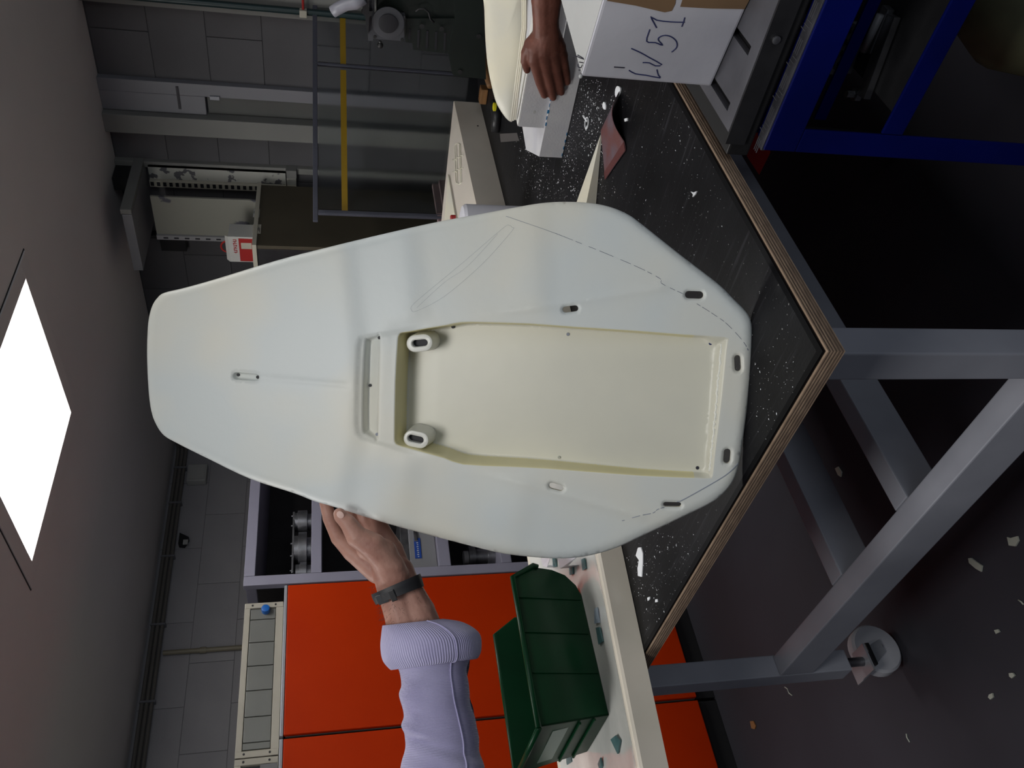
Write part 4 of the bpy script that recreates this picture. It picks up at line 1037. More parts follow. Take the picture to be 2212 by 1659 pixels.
MB().box((SX+DX-.006, Y_0, .02), (SX+DX-.002, SYc-.05, SZ-.01)).build('back_sheet', W['dark'], bs)
zt2 = SZ+.0015
td = MB().box((SX+.0055, Y_0, SZ-.005), (1.0735, SYc+.004, SZ+.0012), bev=.001).build('tread_plate', W['tread'], bs)
for k_ in range(16):
    y = Y_0+.46+k_*.026
    for j in range(3):
        xx = SX+.009+.005*j+(.006 if k_ % 2 else 0); yy = y
        if k_ % 2: MB().box((xx, yy, SZ+.0008), (xx+.0009, yy+.022, SZ+.0019)).build('tread_rib', W['plate'], bs)
        else: MB().box((xx, yy+.007*j, SZ+.0008), (xx+.014, yy+.007*j+.0011, SZ+.0019)).build('tread_rib', W['plate'], bs)
mb_ = thing('machine_bed', (1.3, .3, SZ), 'grey slotted steel machine table on a black base above the blue stand', 'machine table')
MX = 1.074
MB().box((MX+.006, Y_0, SZ+.002), (MX+.5, .640, .888), bev=.003).build('bed_base', W['black'], mb_)
MB().box((MX, Y_0, .868), (MX+.003, .618, .8995)).build('bed_face', W['blackp'], mb_)
# top plate built round three open slots
pl = MB(); ys = [.600, .580, .566, .492, .478, .36, .346, Y_0]
pl.box((MX+.0035, Y_0, .889), (MX+.03, .600, .9)).box((MX+.14, Y_0, .889), (MX+.5, .600, .9))
for i in range(0, len(ys)-1, 2): pl.box((MX+.0301, ys[i+1], .889), (MX+.1399, ys[i], .9))
pl.build('bed_plate', W['plate'], mb_)
for k_, yy in enumerate((.452,)):
    MB().lathe((MX-.0005, yy, .884), (-1, 0, 0), [(0, .006), (.003, .006), (.004, .004)], 12).build('bolt', W['steel'], mb_, 'auto')
# parts on the shelf of the stand
zs = zr-.0005
def shelf_thing(name, label, cat, fn):
    t = thing(name, (1.12, .35, zs), label, cat, 'steel parts on the shelf of the blue stand'); fn(t)
def q_(x, y, z=None): return ZP(x, y, zs if z is None else z)
def f1(t):
    a, b = q_(1930, 30), q_(1865, 205); d = b-a; n_ = norm([d[1], -d[0], 0]); n_ = n_ if n_[0] < 0 else -n_
    MB().obox(a+(0, 0, .001), d, n_*.024, (0, 0, .012), bev=.001).build('bar_body', W['steel'], t)
shelf_thing('flat_steel_bar', 'long flat steel bar on the blue stand shelf, nearest the lower rail', 'steel bar', f1)
def f2(t):
    a, b = q_(1885, 60), q_(1838, 190); d = b-a; n_ = norm([d[1], -d[0], 0]); n_ = n_ if n_[0] > 0 else -n_
    MB().obox(a+n_*.012+(0, 0, .001), d*.8, n_*.022, (0, 0, .022), bev=.001).build('angle_web', W['plate'], t)
    MB().obox(a+n_*.036+(0, 0, .001), d*.9, n_*.004, (0, 0, .05), bev=.001).build('angle_upright', W['steel'], t)
    for k_ in range(4):
        c = a+d*(.12+.19*k_)+n_*.022+(0, 0, .0235); MB().lathe(c, (0, 0, 1), [(0, .005), (.001, .005)], 10).build('bolt_hole', W['dark'], t)
shelf_thing('slotted_steel_bracket', 'slotted steel bracket with bolt holes on the blue stand shelf', 'bracket', f2)
def f3(t):
    c = q_(1857, 205)+(0.0, 0, .001); MB().lathe(c, (0, 0, 1), [(0, .011), (.010, .011), (.011, .006), (.024, .006)], 6).build('bolt_body', W['steel'], t)
shelf_thing('steel_bolt', 'shiny hexagonal steel bolt standing at the near end of the shelf', 'bolt', f3)
def f4(t):
    c = q_(1895, 120)+(0.0, 0, .001); a_ = norm([.1, -1, 0]); MB().obox(c, a_*.07, (.02, 0.0, 0), (0, 0, .014), bev=.003).build('jaw_block', W['steel'], t)
    MB().tube([c+(0.01, .0, .02), c+(0.01, -.06, .02)], .006, 12).build('jaw_screw', W['duct'], t, True)
shelf_thing('steel_jaw', 'small steel clamp jaw between the bar and the bracket on the shelf', 'clamp', f4)
# olive sack under the stand
c = ZP(2165, 130, .30)
sk = thing('olive_sack', (c[0]+.1, c[1]-.05, 0), 'dull olive rounded sack standing in the dark under the blue stand', 'sack')
MB().lathe((1.36, .44, .001), (0, 0, 1), [(0, .12), (.02, .14), (.2, .15), (.30, .14), (.36, .10), (.39, .05), (.395, .01)], 24).build('sack_body', W['drum'], sk, True)
# red box on the floor
c = ZP(1640, 350, .2)
rb = thing('red_floor_box', (c[0]+.1, c[1], 0), 'dark red metal box on the floor, seen between table edge and blue stand', 'box')
ra = XP(1600, 300, 1.75)
MB().prism([XP(1594, 285, 1.75), XP(1616, 342, 1.75), XP(1640, 378, 1.75), XP(1664, 330, 1.75), XP(1660, 285, 1.75)], (.12, 0, 0)).build('box_body', W['reddark'], rb)
zmn = XP(1668, 345, 1.75)[2]
MB().box((1.78, XP(1640, 320, 1.75)[1]-.02, 0.001), (1.84, XP(1640, 320, 1.75)[1]+.02, XP(1641, 383, 1.75)[2]+.02)).build('box_leg', W['black'], rb)

# ------------------------------------------------------------------ machine guard on the table
G0, G1 = np.array([2.600, 1.915, 0]), np.array([3.385, 1.455, 0])
gd = norm(G1-G0); gn = np.array([gd[1], -gd[0], 0]); gn = gn if gn[0] < 0 else -gn
def GP(x, y):
    d = ray(x, y); t = ((G0-CP) @ gn)/(d @ gn); return CP+d*t
gl = thing('machine_guard', (3.0, 1.68, TZ), 'clear plastic machine guard in a grey frame with a yellow tape stripe', 'machine guard')
def gbar(p, q, wd_, nm, th_=.014, m='alu', off=0):
    p, q = np.array(p, float), np.array(q, float); d = q-p; s_ = norm(np.cross(d, gn))*wd_
    return MB().obox(p-s_/2-gn*(th_/2)+gn*off, d, s_, gn*th_, bev=.002).build(nm, W[m], gl)
gz = TZ+.001
tl, tm, trr = GP(680, 470), GP(680, 147), GP(683, 0)
zg = GP(681, 300)[2]
gbar([*G0[:2], zg], [*G1[:2], zg], .018, 'top_rail')
def post(y, wd_, off=0):
    a = GP(800, y); gbar([a[0], a[1], gz], [a[0], a[1], zg-.01], wd_, 'post', off=off)
post(147, .010); post(461, .010); post(470, .009, off=.02); post(-8, .010)
a0, a1 = GP(740, 456), GP(740, 152); 
for (ya, yb) in ((456, 152), (142, 0)):
    a, b = GP(800, ya), GP(800, yb); d = b-a; d[2] = 0
    MB().obox(np.array([a[0], a[1], gz])-gn*.0015, d, (0, 0, zg-gz-.012), gn*.003).build('clear_pane', W['smoke'], gl)
    a, b = GP(743, ya), GP(743, yb)
    z_ = (GP(734, 300)[2]+GP(752, 300)[2])/2; hh = .011
    d = b-a; d[2] = 0
    MB().obox(np.array([a[0], a[1], z_-hh])+gn*.0018, d, (0, 0, 2*hh), gn*.0006).build('yellow_tape', W['yellow'], gl)
# ------------------------------------------------------------------ green milling machine
MXp = 2.62
mm = thing('milling_machine', (2.8, 1.0, TZ), 'dark green bench milling machine with grey head plate and vented motor cover', 'machine')
def z6(a, b): return (700+a/6.144, b/6.144)
def mp_(pts, dx, th_, nm, m, par=mm): return MB().prism([XP(*z6(*p), MXp+dx) for p in pts], (th_, 0, 0)).build(nm, W[m], par)
mp_([(700, -400), (700, 212), (1080, 212), (1080, 240), (1730, 240), (1730, -400)], .03, .25, 'head_casting', 'mgreen')
mp_([(655, 215), (1075, 215), (1055, 545), (650, 515)], .0, .026, 'head_plate', 'mgrey')
mp_([(590, -300), (690, -300), (648, 545), (583, 540)], .002, .05, 'slide_plate', 'mgrey')
mc = mp_([(1085, 245), (1085, 560), (1172, 572), (1180, 660), (1640, 712), (1725, 700), (1725, 245)], .02, .18, 'motor_cover', 'mgreen')
for k_ in range(5):
    xx = 1125+k_*117; y0_ = 385+k_*12; mp_([(xx, y0_), (xx+28, y0_), (xx+18, y0_+(230 if k_ else 130)), (xx-10, y0_+(230 if k_ else 130))], .018, .0015, 'vent_slot', 'dark', mc)
cl_ = mp_([(1735, -400), (1735, 240), (1650, 712), (1700, 975), (1725, 1005), (2150, 1055), (2140, 700), (2115, 300), (2090, -400)], .01, .30, 'column', 'mgreen')
c = XP(*z6(850, 300), MXp-.001); MB().lathe(c, (-1, 0, 0), [(0, .050), (.004, .050), (.005, .044)], 28).build('port_ring', W['mgrey'], mm, 'auto')
MB().lathe(c+(-.0055, 0, 0), (-1, 0, 0), [(0, .030), (.003, .030), (.004, .026)], 28).build('port_bore', W['dark'], mm, 'auto')
for a_, b_ in ((675, 490), (1035, 525)):
    MB().lathe(XP(*z6(a_, b_), MXp-.0005), (-1, 0, 0), [(0, .005), (.002, .005)], 10).build('cap_screw', W['black'], mm)
for a_, b_ in ((1800, 950), (2055, 480), (1560, 378), (1300, 345)):
    MB().lathe(XP(*z6(a_, b_), MXp+.009), (-1, 0, 0), [(0, .008), (.003, .008)], 12).build('bolt_head', W['black'], mm)
c = XP(*z6(745, 545), MXp+.02); e = XP(*z6(745, 600), MXp+.02)
MB().tube([c, e], .005, 8).build('knob_stem', W['black'], mm); MB().sphere(e, .010, 8).build('lever_knob', W['black'], mm, True)
mp_([(512, -300), (605, -300), (600, 150), (645, 148), (640, 205), (600, 222), (596, 330), (583, 480), (560, 355), (545, 210), (495, 170), (512, 150)], -.02, .02, 'spindle_rod', 'blackp')
P = [XP(*z6(x, y), MXp-.05) for x, y in ((520, -40), (400, 40), (290, 60), (190, 110), (110, 160))]
MB().tube(P, [.022, .020, .018, .018, .017], 16).build('coolant_nozzle', W['nozzle'], mm, True)
P = [XP(*z6(x, y), MXp+.006) for x, y in ((1215, 150), (1260, 118), (1330, 115), (1390, 165), (1410, 250), (1460, 300))]
MB().tube(P, .0035, 6).build('cable', W['black'], mm, True)

# ------------------------------------------------------------------ tools between mould and wedge
hm = thing('wooden_handle', ZP(1050, 160, TZ), 'brown wooden tool handle lying behind the second cream shell', 'tool')
P = [ZP(1046, 122, TZ+.014), ZP(1050, 150, TZ+.014), ZP(1059, 185, TZ+.014)]
MB().tube(P, [.016, .016, .013], 12).build('handle', W['wood'], hm, True)
a = ZP(1052, 205, TZ); MB().box(a+(-.02, -.03, .001), a+(.02, .03, .028), bev=.003).build('head_block', W['wood'], hm)
kn = thing('black_handled_tool', ZP(1075, 260, TZ), 'black handled tool with a yellow cap lying behind the foam mould', 'tool')
P = [ZP(1066, 222, TZ+.016), ZP(1073, 250, TZ+.016), ZP(1070, 285, TZ+.016)]
MB().tube(P, [.014, .018, .015], 12).build('grip', W['blackp'], kn, True)
MB().lathe(ZP(1071, 231, TZ+.036), (0, 0, 1), [(0, .014), (.008, .014), (.010, .010)], 14).build('yellow_cap', W['olive'], kn, 'auto')
a = [ZP(1080, 289, TZ+.0006), ZP(1117, 287, TZ+.0006), ZP(1122, 304, TZ+.0006), ZP(1082, 307, TZ+.0006)]
tp = thing('tape_piece', a[0], 'dull translucent strip of tape stuck to the black table beside the foam mould', 'tape')
MB().prism(a, (0, 0, .0006)).build('strip', W['tape'], tp)

# ------------------------------------------------------------------ chips and dust
def flat_thing(name, pts, z, h, label, cat, m, part, group=None, sub=2):
    P = [ZP(x, y, z) for x, y in (spline([np.array(p, float) for p in pts], sub) if sub > 1 else pts)]; c = sum(P)/len(P)
    t = thing(name, (c[0], c[1], z), label, cat, group)
    MB().prism(P, (0, 0, h)).build(part, W[m], t); return t
ZT = TZ+.0007
flat_thing('foam_flake', [(1336, 186), (1342, 190), (1341, 200), (1335, 211), (1331, 205), (1332, 193)], ZT, .003, 'largest white oval foam flake at the tip of the sandpaper sheet', 'flake', 'chip', 'flake_body', 'white flakes on the table')
flat_thing('foam_flake', [(1306, 220), (1310, 227), (1309, 237), (1304, 234), (1303, 226)], ZT, .002, 'smaller white oval foam flake between swirl and sandpaper tip', 'flake', 'chip', 'flake_body', 'white flakes on the table')
flat_thing('foam_flake', [(1494, 414), (1500, 416), (1507, 413), (1504, 420), (1498, 426), (1499, 420)], ZT, .002, 'four-pointed white flake alone on the bare black tabletop', 'flake', 'chip', 'flake_body', 'white flakes on the table', 1)
flat_thing('foam_flake', [(1380, 1183), (1386, 1182), (1390, 1195), (1390, 1215), (1388, 1246), (1380, 1244), (1379, 1228), (1382, 1210), (1375, 1200)], ZT, .002, 'long torn white plastic flake between the cream panel and the cream tray', 'flake', 'chip', 'flake_body', 'white flakes on the table', 1)
flat_thing('foam_flake', [(1400, 1291), (1405, 1289), (1405, 1294), (1401, 1298)], ZT, .002, 'small ragged white crumb beside the cream tray, nearer the tray of two', 'flake', 'chip', 'flake_body', 'white flakes on the table', 1)
flat_thing('foam_flake', [(1417, 1295), (1421, 1294), (1422, 1300), (1418, 1301)], ZT, .002, 'small smooth white crumb beside the cream tray, nearer the plywood edge of two', 'flake', 'chip', 'flake_body', 'white flakes on the table', 1)
flat_thing('foam_flake', [(1351, 257), (1357, 255), (1357, 261), (1352, 263)], ZT, .003, 'white crumb at the shadowed edge of the sandpaper', 'flake', 'chip', 'flake_body', 'white flakes on the table', 1)
c = ZP(1268, 266, ZT+.001); t = thing('foam_swirl', c, 'little ring-shaped swirl of white shavings on the black table', 'shaving')
MB().tube([c+np.array([.013*math.cos(a), .013*math.sin(a), .0008]) for a in np.linspace(0, 6.1, 22)], .0013, 6).build('ring', W['chip'], t, True)
MB().tube([ZP(1260, 250, ZT), ZP(1264, 256, ZT), ZP(1268, 262, ZT)], .0025, 6).build('tail', W['chip'], t, True)
MB().tube([ZP(1268, 272, ZT), ZP(1266, 281, ZT)], .002, 6).build('tail', W['chip'], t, True)
du_ = MB(); rnd = random.Random(3)
def speck(x, y, z, r):
    c = ZP(x, y, z); a = rnd.uniform(0, 3.14); l = r*rnd.uniform(1, 3.2); dx, dy = math.cos(a), math.sin(a)
    p = [c+np.array([dx*l, dy*l, .0]), c+np.array([-dy*r, dx*r, 0]), c+np.array([-dx*l, -dy*l, 0]), c+np.array([dy*r, -dx*r, 0]), c+np.array([0, 0, r*1.2])]
    du_.add(p, [(0, 1, 4), (1, 2, 4), (2, 3, 4), (3, 0, 4), (3, 2, 1, 0)])
regs = [((1120, 1330, 190, 430), 620, .0011), ((1250, 1300, 172, 330), 160, .0012), ((1080, 1250, 290, 430), 260, .0010), ((1340, 1560, 200, 560), 130, .0008), ((1560, 1780, 560, 860), 40, .0007), ((1630, 1720, 780, 960), 50, .0008),
        ((1370, 1520, 1150, 1400), 170, .0009), ((1345, 1420, 1190, 1330), 60, .0010)]
for (xa, xb3, ya, yb), n, r in regs:
    for _ in range(int(n*1.5)):
        x, y = rnd.uniform(xa, xb3), rnd.uniform(ya, yb); p = ZP(x, y, ZT)
        if p[0] < TX0+.01 or p[1] < TY0+.01: continue
        if 1.86 > p[0] > 0 and p[0] > 1.84 and p[1] < 1.14: continue
        if p[0] > 1.84 and p[1] < 1.2: continue
        if o_[1]+.0 < p[1]+0 and p[1] > 1.43: continue
        speck(x, y, ZT, r*rnd.choice((.3, .4, .4, .5, .6, 1.1))*.9)
for _ in range(60):
    x, y = rnd.uniform(1180, 1245), rnd.uniform(180, 345)
o = du_.build('foam_dust', W['chip']); tag(o, 'fine white foam dust and crumbs scattered over the black tabletop', 'dust', None, 'stuff')
fchips = [([(1806, 1012), (1812, 1008), (1820, 1020), (1818, 1030), (1812, 1026)], 'chipd', 'grey chip on the floor behind the lower rails of the table'),
          ([(2094, 1206), (2100, 1205), (2112, 1214), (2124, 1222), (2122, 1235), (2110, 1228), (2096, 1216)], 'chipd', 'longest pale grey chip lying on the dark floor'),
          ([(2178, 1160), (2186, 1162), (2200, 1158), (2203, 1168), (2196, 1180), (2182, 1178)], 'chipd', 'widest pale grey chip on the floor, beside the longest one'),
          ([(2150, 1361), (2158, 1359), (2162, 1365), (2154, 1369)], 'chipd', 'tiny pale chip on the open floor nearest the caster wheel'),
          ([(2182, 1454), (2190, 1453), (2195, 1459), (2188, 1465), (2183, 1461)], 'chipd', 'pale rounded chip on the floor between the tiny one and the pointed one'),
          ([(2139, 1500), (2146, 1497), (2148, 1506), (2142, 1511), (2137, 1506)], 'chipd', 'pale pointed chip on the floor, farthest from the longest chip'),
          ([(1622, 1558), (1629, 1557), (1634, 1568), (1632, 1575), (1625, 1573)], 'wood', 'small brown chip on the floor near the black plinth')]
for pts, m_, lb_ in fchips: flat_thing('floor_chip', pts, .001, .004, lb_, 'chip', m_, 'chip_body', 'chips on the floor', 1)
for k_, (pts, lb_) in enumerate((([(1695, 1484), (1701, 1488), (1704, 1497), (1711, 1502)], 'thin curled white shaving on the floor by the table leg'), ([(1958, 1585), (1959, 1593), (1965, 1603)], 'thin curled white shaving on the open floor, farthest from the table frame'), ([(2200, 1296), (2206, 1300), (2211, 1306)], 'thin white shaving on the floor beside the longest chip, at the picture edge'))):
    P = [ZP(x, y, .002) for x, y in pts]; t = thing('floor_shaving', P[0], lb_, 'shaving', 'shavings on the floor'); MB().tube(P, .002, 5).build('curl', W['chipd'], t, True)

# ================================================================== PEOPLE
def blob(name, segs, m, parent, voxel, smooth=8, ell=None):
    """one continuous body surface: tapered limbs fused by a fine voxel remesh"""
    mb = MB()
    for seg in segs:
        pts = [DP(x, y, z) for (x, y, z, r) in seg]; rs = [r*z/F for (x, y, z, r) in seg]
        P = []; R = []
        for i in range(len(pts)-1):
            k = max(2, int(np.linalg.norm(pts[i+1]-pts[i])/.006))
            for j in range(k): t = j/k; P.append(pts[i]*(1-t)+pts[i+1]*t); R.append(rs[i]*(1-t)+rs[i+1]*t)
        P.append(pts[-1]); R.append(rs[-1])
        mb.tube(P, R, 14)
        for p, r_ in ((P[0], R[0]), (P[-1], R[-1])): mb.sphere(p, r_*1.0, 8)
        for p, r_ in zip(pts[1:-1], rs[1:-1]): mb.sphere(p, r_*1.02, 8)
    o = mb.build('tmp_'+name, m, parent)
    md = o.modifiers.new('r', 'REMESH'); md.mode = 'VOXEL'; md.voxel_size = voxel; md.use_smooth_shade = True
    ms = o.modifiers.new('s', 'SMOOTH'); ms.iterations = smooth; ms.factor = .5
    bpy.context.view_layer.update()
    dg = bpy.context.evaluated_depsgraph_get(); me2 = bpy.data.meshes.new_from_object(o.evaluated_get(dg)); me2.name = name
    o.modifiers.clear(); o.data = me2; o.name = name; ORG[name] = ORG[parent.name]; ORG[o.name] = ORG[parent.name]
    if not me2.materials: me2.materials.append(m)
    me2.polygons.foreach_set('use_smooth', [True]*len(me2.polygons)); return o
def frame_at(c0, c1): 
    t = norm(c1-c0); vw = norm(c0-CP); a = norm(np.cross(t, vw)); b = np.cross(a, t); return t, a, b
def loft(stations, n=48, flat=.85, wr=None, uvs=(60, 60), thick=.0):
    """stations: (x0,y0,x1,y1,z) the two silhouette points of each ring and its depth"""
    mb = MB(); R = []; C_ = []
    for s in stations: C_.append(DP((s[0]+s[2])/2, (s[1]+s[3])/2, s[4]))
    uv = []; acc = 0; vs = []
    for i, s in enumerate(stations):
        A_, B_ = DP(s[0], s[1], s[4]), DP(s[2], s[3], s[4]); c = (A_+B_)/2; a = (B_-A_)/2; r = np.linalg.norm(a)
        b = norm(CP-c); b = b-norm(a)*(b @ norm(a)); b = norm(b)*r*flat
        if i: acc += np.linalg.norm(C_[i]-C_[i-1])
        for k in range(n+1):
            t = 2*math.pi*k/n; g = 1+(wr(i/(len(stations)-1), t) if wr else 0)
            vs.append(c+a*math.cos(t)*g+b*math.sin(t)*g); uv.append((t/(2*math.pi)*uvs[0], acc*uvs[1]))
    fs = []
    for i in range(len(stations)-1):
        for k in range(n): fs.append((i*(n+1)+k, i*(n+1)+k+1, (i+1)*(n+1)+k+1, (i+1)*(n+1)+k))
    mb.add(vs, fs); mb.uv = uv; return mb
def densify(st, k):
    out = []
    A = spline([np.array(s, float) for s in st], k, False); return [tuple(a) for a in A]
# --- left person: hand holding the panel, lavender sleeve
zb_ = float((BP(735, 1098)-CP) @ M[2])
p1 = thing('person', DP(960, 1600, 1.02), 'forearm and hand of a person in a lavender corduroy sleeve, holding the cream panel upright', 'person')
zh = zb_
segs = [
    # thumb in front of the panel
    [(846, 1225, zh-.010, 30), (806, 1180, zh-.022, 29), (772, 1160, zh-.026, 24), (752, 1130, zh-.026, 18.5), (737, 1116, zh-.025, 15.5), (733, 1110, zh-.024, 13.5)],
    # thenar mass
    [(850, 1245, zh-.006, 34), (825, 1195, zh-.010, 33), (795, 1185, zh-.008, 26)],
    # index finger passing behind the panel
    [(815, 1235, zh+.014, 26), (762, 1190, zh+.022, 23), (732, 1162, zh+.028, 17.5), (712, 1120, zh+.036, 15), (703, 1085, zh+.040, 13.5), (702, 1060, zh+.040, 11)],
    # middle, ring, little fingers behind the panel
    [(835, 1230, zh+.026, 28), (790, 1180, zh+.040, 24), (760, 1130, zh+.050, 16), (745, 1085, zh+.054, 14), (738, 1050, zh+.050, 12)],
    [(850, 1230, zh+.032, 28), (815, 1175, zh+.046, 25), (790, 1125, zh+.056, 16), (780, 1080, zh+.058, 13.5), (775, 1045, zh+.052, 11.5)],
    [(862, 1240, zh+.030, 30), (845, 1190, zh+.040, 27), (825, 1148, zh+.048, 20), (812, 1110, zh+.052, 13.5), (805, 1075, zh+.052, 11), (802, 1055, zh+.048, 9.5)],
    # wrist and forearm
    [(838, 1238, zh+.004, 33), (850, 1275, zh, 35), (872, 1335, zh-.006, 40), (900, 1400, zh-.012, 46)],
    [(862, 1235, zh+.020, 33), (872, 1268, zh+.010, 36), (900, 1325, zh, 41), (925, 1395, zh-.008, 46)],
]
blob('arm', segs, W['skin1'], p1, .0022, 7)
arm_par = [o for o in bpy.data.objects if o.name == 'arm'][0]
c = DP(729, 1109, zh-.0425+.010)
nd = norm(CP-c)
mb = MB(); ax1 = norm(DP(742, 1122, zh)-DP(724, 1104, zh)); ax2 = np.cross(nd, ax1)
cN = DP(735, 1112, zh-.0375)
vs = [cN+ax1*(.0062*math.cos(t))+ax2*(.0048*math.sin(t)) for t in np.linspace(0, 2*math.pi, 16, endpoint=False)]
mb.add(vs+[cN+nd*.0012], [(i, (i+1) % 16, 16) for i in range(16)]).build('thumbnail', W['nail1'], arm_par, True)
# sleeve
wr1 = lambda s, t: .032*math.sin(s*30+1.9*math.sin(t*1.5+s*5))*(.5+.5*math.sin(t+s*9))+.012*math.sin(s*52+t*2.4)*(.5+.5*math.cos(t*2+s*4))
st = densify([(853, 1425, 1018, 1405, zh-.008), (868, 1470, 1010, 1452, zh-.02), (863, 1500, 1014, 1500, zh-.03), (872, 1545, 1024, 1545, zh-.045), (868, 1575, 1034, 1590, zh-.055), (878, 1605, 1036, 1625, zh-.065), (866, 1650, 1046, 1660, zh-.08), (862, 1720, 1052, 1720, zh-.10), (858, 1800, 1060, 1800, zh-.12)], 10)
slv = loft(st, 64, .9, wr1, (8, 150)).build('sleeve', W['sleeve'], p1, True)
wr2 = lambda s, t: .018*math.sin(s*9+t*3)+.014*math.sin(t*5+s*4)*s
cuff = densify([(829, 1354, 953, 1339, zh-.010), (826, 1352, 958, 1337, zh-.010), (823, 1370, 1000, 1345, zh-.012), (822, 1395, 1035, 1368, zh-.014), (828, 1425, 1041, 1400, zh-.018), (842, 1444, 1034, 1420, zh-.018), (848, 1447, 1022, 1424, zh-.018), (856, 1440, 1010, 1420, zh-.016), (862, 1420, 1000, 1400, zh-.014)], 6)
cf = loft(cuff, 96, .82, wr2, (38, 6)).build('rolled_cuff', W['cuff'], slv, True)
st2 = [(834, 1354.5, 950, 1340, zh-.010), (838, 1362, 948, 1346, zh-.010), (850, 1390, 955, 1372, zh-.010)]
loft(st2, 48, .8, None, (38, 6)).build('cuff_lining', W['cuff'], slv, True)
sm_ = []
for i, s in enumerate(cuff[6:40]):
    A_, B_ = DP(s[0], s[1], s[4]), DP(s[2], s[3], s[4]); c = (A_+B_)/2; a = (B_-A_)/2; r = np.linalg.norm(a); b = norm(CP-c); b = norm(b-norm(a)*(b @ norm(a)))*r*.82
    t = .98; g = 1+wr2((i+6)/(len(cuff)-1), t); sm_.append(c+a*math.cos(t)*g+b*math.sin(t)*g+norm(b)*.0003)
MB().tube(sm_, .0013, 6).build('seam', W['cuff'], cf, True)
# stitched seam down the sleeve
P = []
for i, s in enumerate(st):
    A_, B_ = DP(s[0], s[1], s[4]), DP(s[2], s[3], s[4]); c = (A_+B_)/2; a = (B_-A_)/2; r = np.linalg.norm(a); b = norm(CP-c); b = norm(b-norm(a)*(b @ norm(a)))*r*.9
    t = .95; g = 1+wr1(i/(len(st)-1), t); P.append(c+a*math.cos(t)*g+b*math.sin(t)*g+norm(b)*.0004)
MB().tube(P, .0014, 6).build('seam', W['cuff'], slv, True)
# wristband
wb1 = [(806, 1283, 902, 1240, zh), (808, 1290, 905, 1247, zh-.001), (812, 1298, 908, 1258, zh-.002), (816, 1305, 911, 1267, zh-.003)]
wb1 = [(a-3, b+1, c+5, d-1, e) for a, b, c, d, e in wb1]
bandm = loft(densify(wb1, 3), 48, .88, None, (1, 1)).build('wristband', W['strap'], p1, True)
cc_ = DP(853, 1290, zh-.050+.008); a_ = norm(DP(905, 1255, zh)-DP(810, 1292, zh)); b_ = norm(DP(816, 1305, zh)-DP(806, 1283, zh)); n_ = norm(CP-cc_)
cc_ = DP(846, 1287, zh-.036)
MB().obox(cc_-a_*.003-b_*.0085, a_*.009, b_*.018, n_*.004, bev=.0012).build('band_loop', W['blackp'], bandm)
cc_ = DP(825, 1294, zh-.030)
MB().obox(cc_-a_*.008-b_*.0075, a_*.017, b_*.015, n_*.002, bev=.0008).build('band_tip', W['clasp'], bandm)
# arm hair
hr = MB(); rh = random.Random(5)
for _ in range(240):
    t = rh.random(); sd = rh.choice((0, 0, 1, 1, 2)); yy = 1262+t*92
    L_, R_ = 812+(yy-1290)*.33, 905+(yy-1260)*.47
    x = (L_+rh.uniform(-2, 7)) if sd == 0 else ((R_+rh.uniform(-8, 3)) if sd == 1 else rh.uniform(L_+8, R_-8))
    zz = zh-(.006 if sd < 2 else .038)+.004*(1-t)
    a = DP(x, yy, zz); e_2 = DP(x+rh.uniform(-7, 7)+(-5 if sd == 0 else (5 if sd == 1 else 0)), yy+rh.uniform(2, 9), zz-.002); hr.tube([a, e_2], [.00022, .0001], 3, False)
o = hr.build('arm_hair', W['hair'], arm_par); o['kind'] = 'stuff'
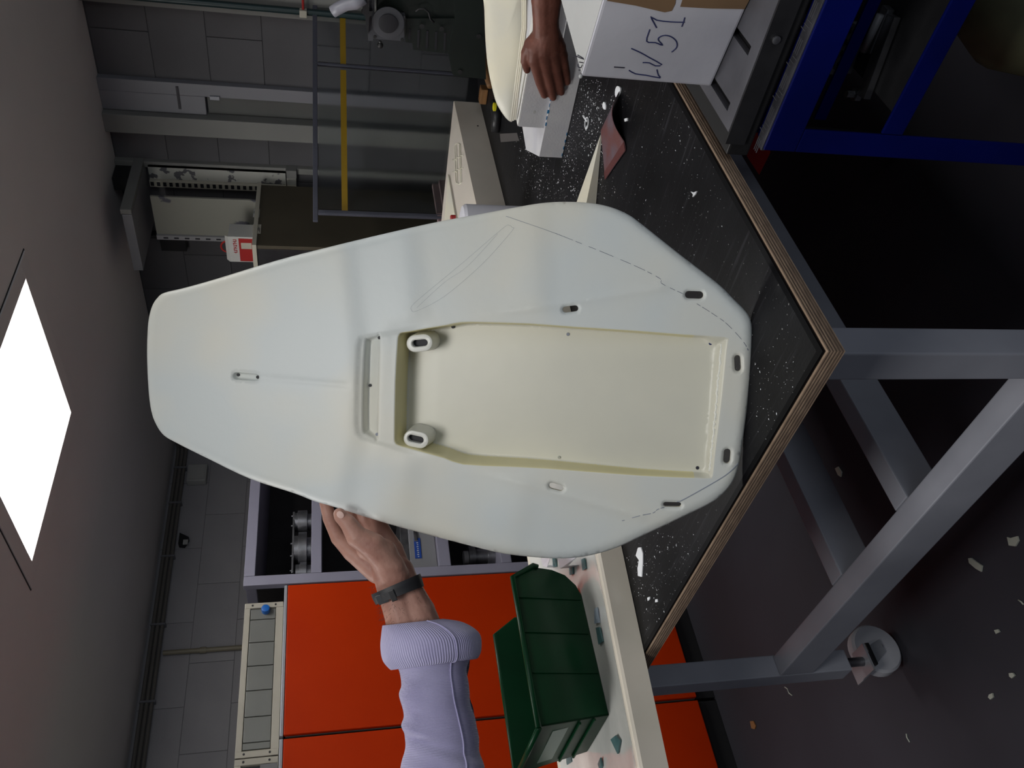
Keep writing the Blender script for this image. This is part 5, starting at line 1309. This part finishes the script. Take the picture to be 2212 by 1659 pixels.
# --- right person: dark hand resting on the foam mould
p2 = thing('person', DP(1180, 0, 1.95), 'bare brown forearm and hand of a person pressing on the white foam mould', 'person')
zf = float((XP(1180, 150, 1.85)-CP) @ M[2])
def hx(x, y, off): return float((XP(x, y, 1.85-off)-CP) @ M[2])
def HS(*pts): return [(x, y, hx(x, y, o), r) for x, y, o, r in pts]
z2 = zf-.030
segs = [
    HS((1176, 75, .050, 27), (1161, 100, .047, 23), (1157, 125, .042, 18), (1160, 148, .038, 13.2), (1167, 178, .022, 11), (1172, 192, .014, 10), (1176, 205, .008, 8.4)),
    HS((1180, 75, .054, 27), (1175, 105, .052, 23), (1177, 127, .046, 18), (1180, 149, .040, 13.2), (1188, 180, .024, 11), (1192, 197, .014, 10), (1194.5, 210, .008, 8.4)),
    HS((1184, 75, .054, 27), (1190, 105, .050, 22), (1196, 125, .044, 17), (1201, 144, .038, 12.8), (1207, 171, .023, 10.6), (1210, 187, .014, 9.6), (1212.5, 199, .008, 8.2)),
    HS((1186, 75, .050, 26), (1202, 103, .042, 21), (1211, 120, .036, 16), (1217, 136, .031, 11.6), (1222, 156, .019, 10), (1225.5, 177, .008, 7.8)),
    HS((1168, 82, .046, 23), (1150, 98, .038, 19), (1138, 114, .030, 13), (1135, 133, .024, 10.4), (1138.5, 151, .016, 8.2)),
    HS((1174, -90, .075, 31), (1174, 0, .066, 27), (1175, 45, .058, 24.5), (1176, 78, .050, 26)),
    HS((1190, -90, .075, 31), (1187, 0, .066, 26.5), (1184, 45, .058, 23.5), (1184, 78, .050, 26)),
]
blob('arm', segs, W['skin2'], p2, .0024, 6)
arm2 = [o for o in bpy.data.objects if o.name.startswith('arm') and o.parent == p2 and o.type == 'MESH'][0]
for (x, y, dz, r) in ((1177.5, 204, .008+.0085, .0042), (1196, 209, .008+.0085, .0044), (1214, 198, .008+.0083, .0042), (1227, 176, .008+.0078, .0036), (1137, 150, .016+.0080, .0040)):
    c = DP(x-.3, y-2.0, hx(x, y, dz)); n_ = norm(CP-c); u_ = norm(np.cross(n_, [0, 0, 1])); v_ = np.cross(n_, u_)
    vs = [c+u_*(r*math.cos(t))+v_*(r*1.05*math.sin(t)) for t in np.linspace(0, 2*math.pi, 12, endpoint=False)]
    MB().add(vs+[c+n_*.0008], [(i, (i+1) % 12, 12) for i in range(12)]).build('fingernail', W['nail2'], arm2, True)
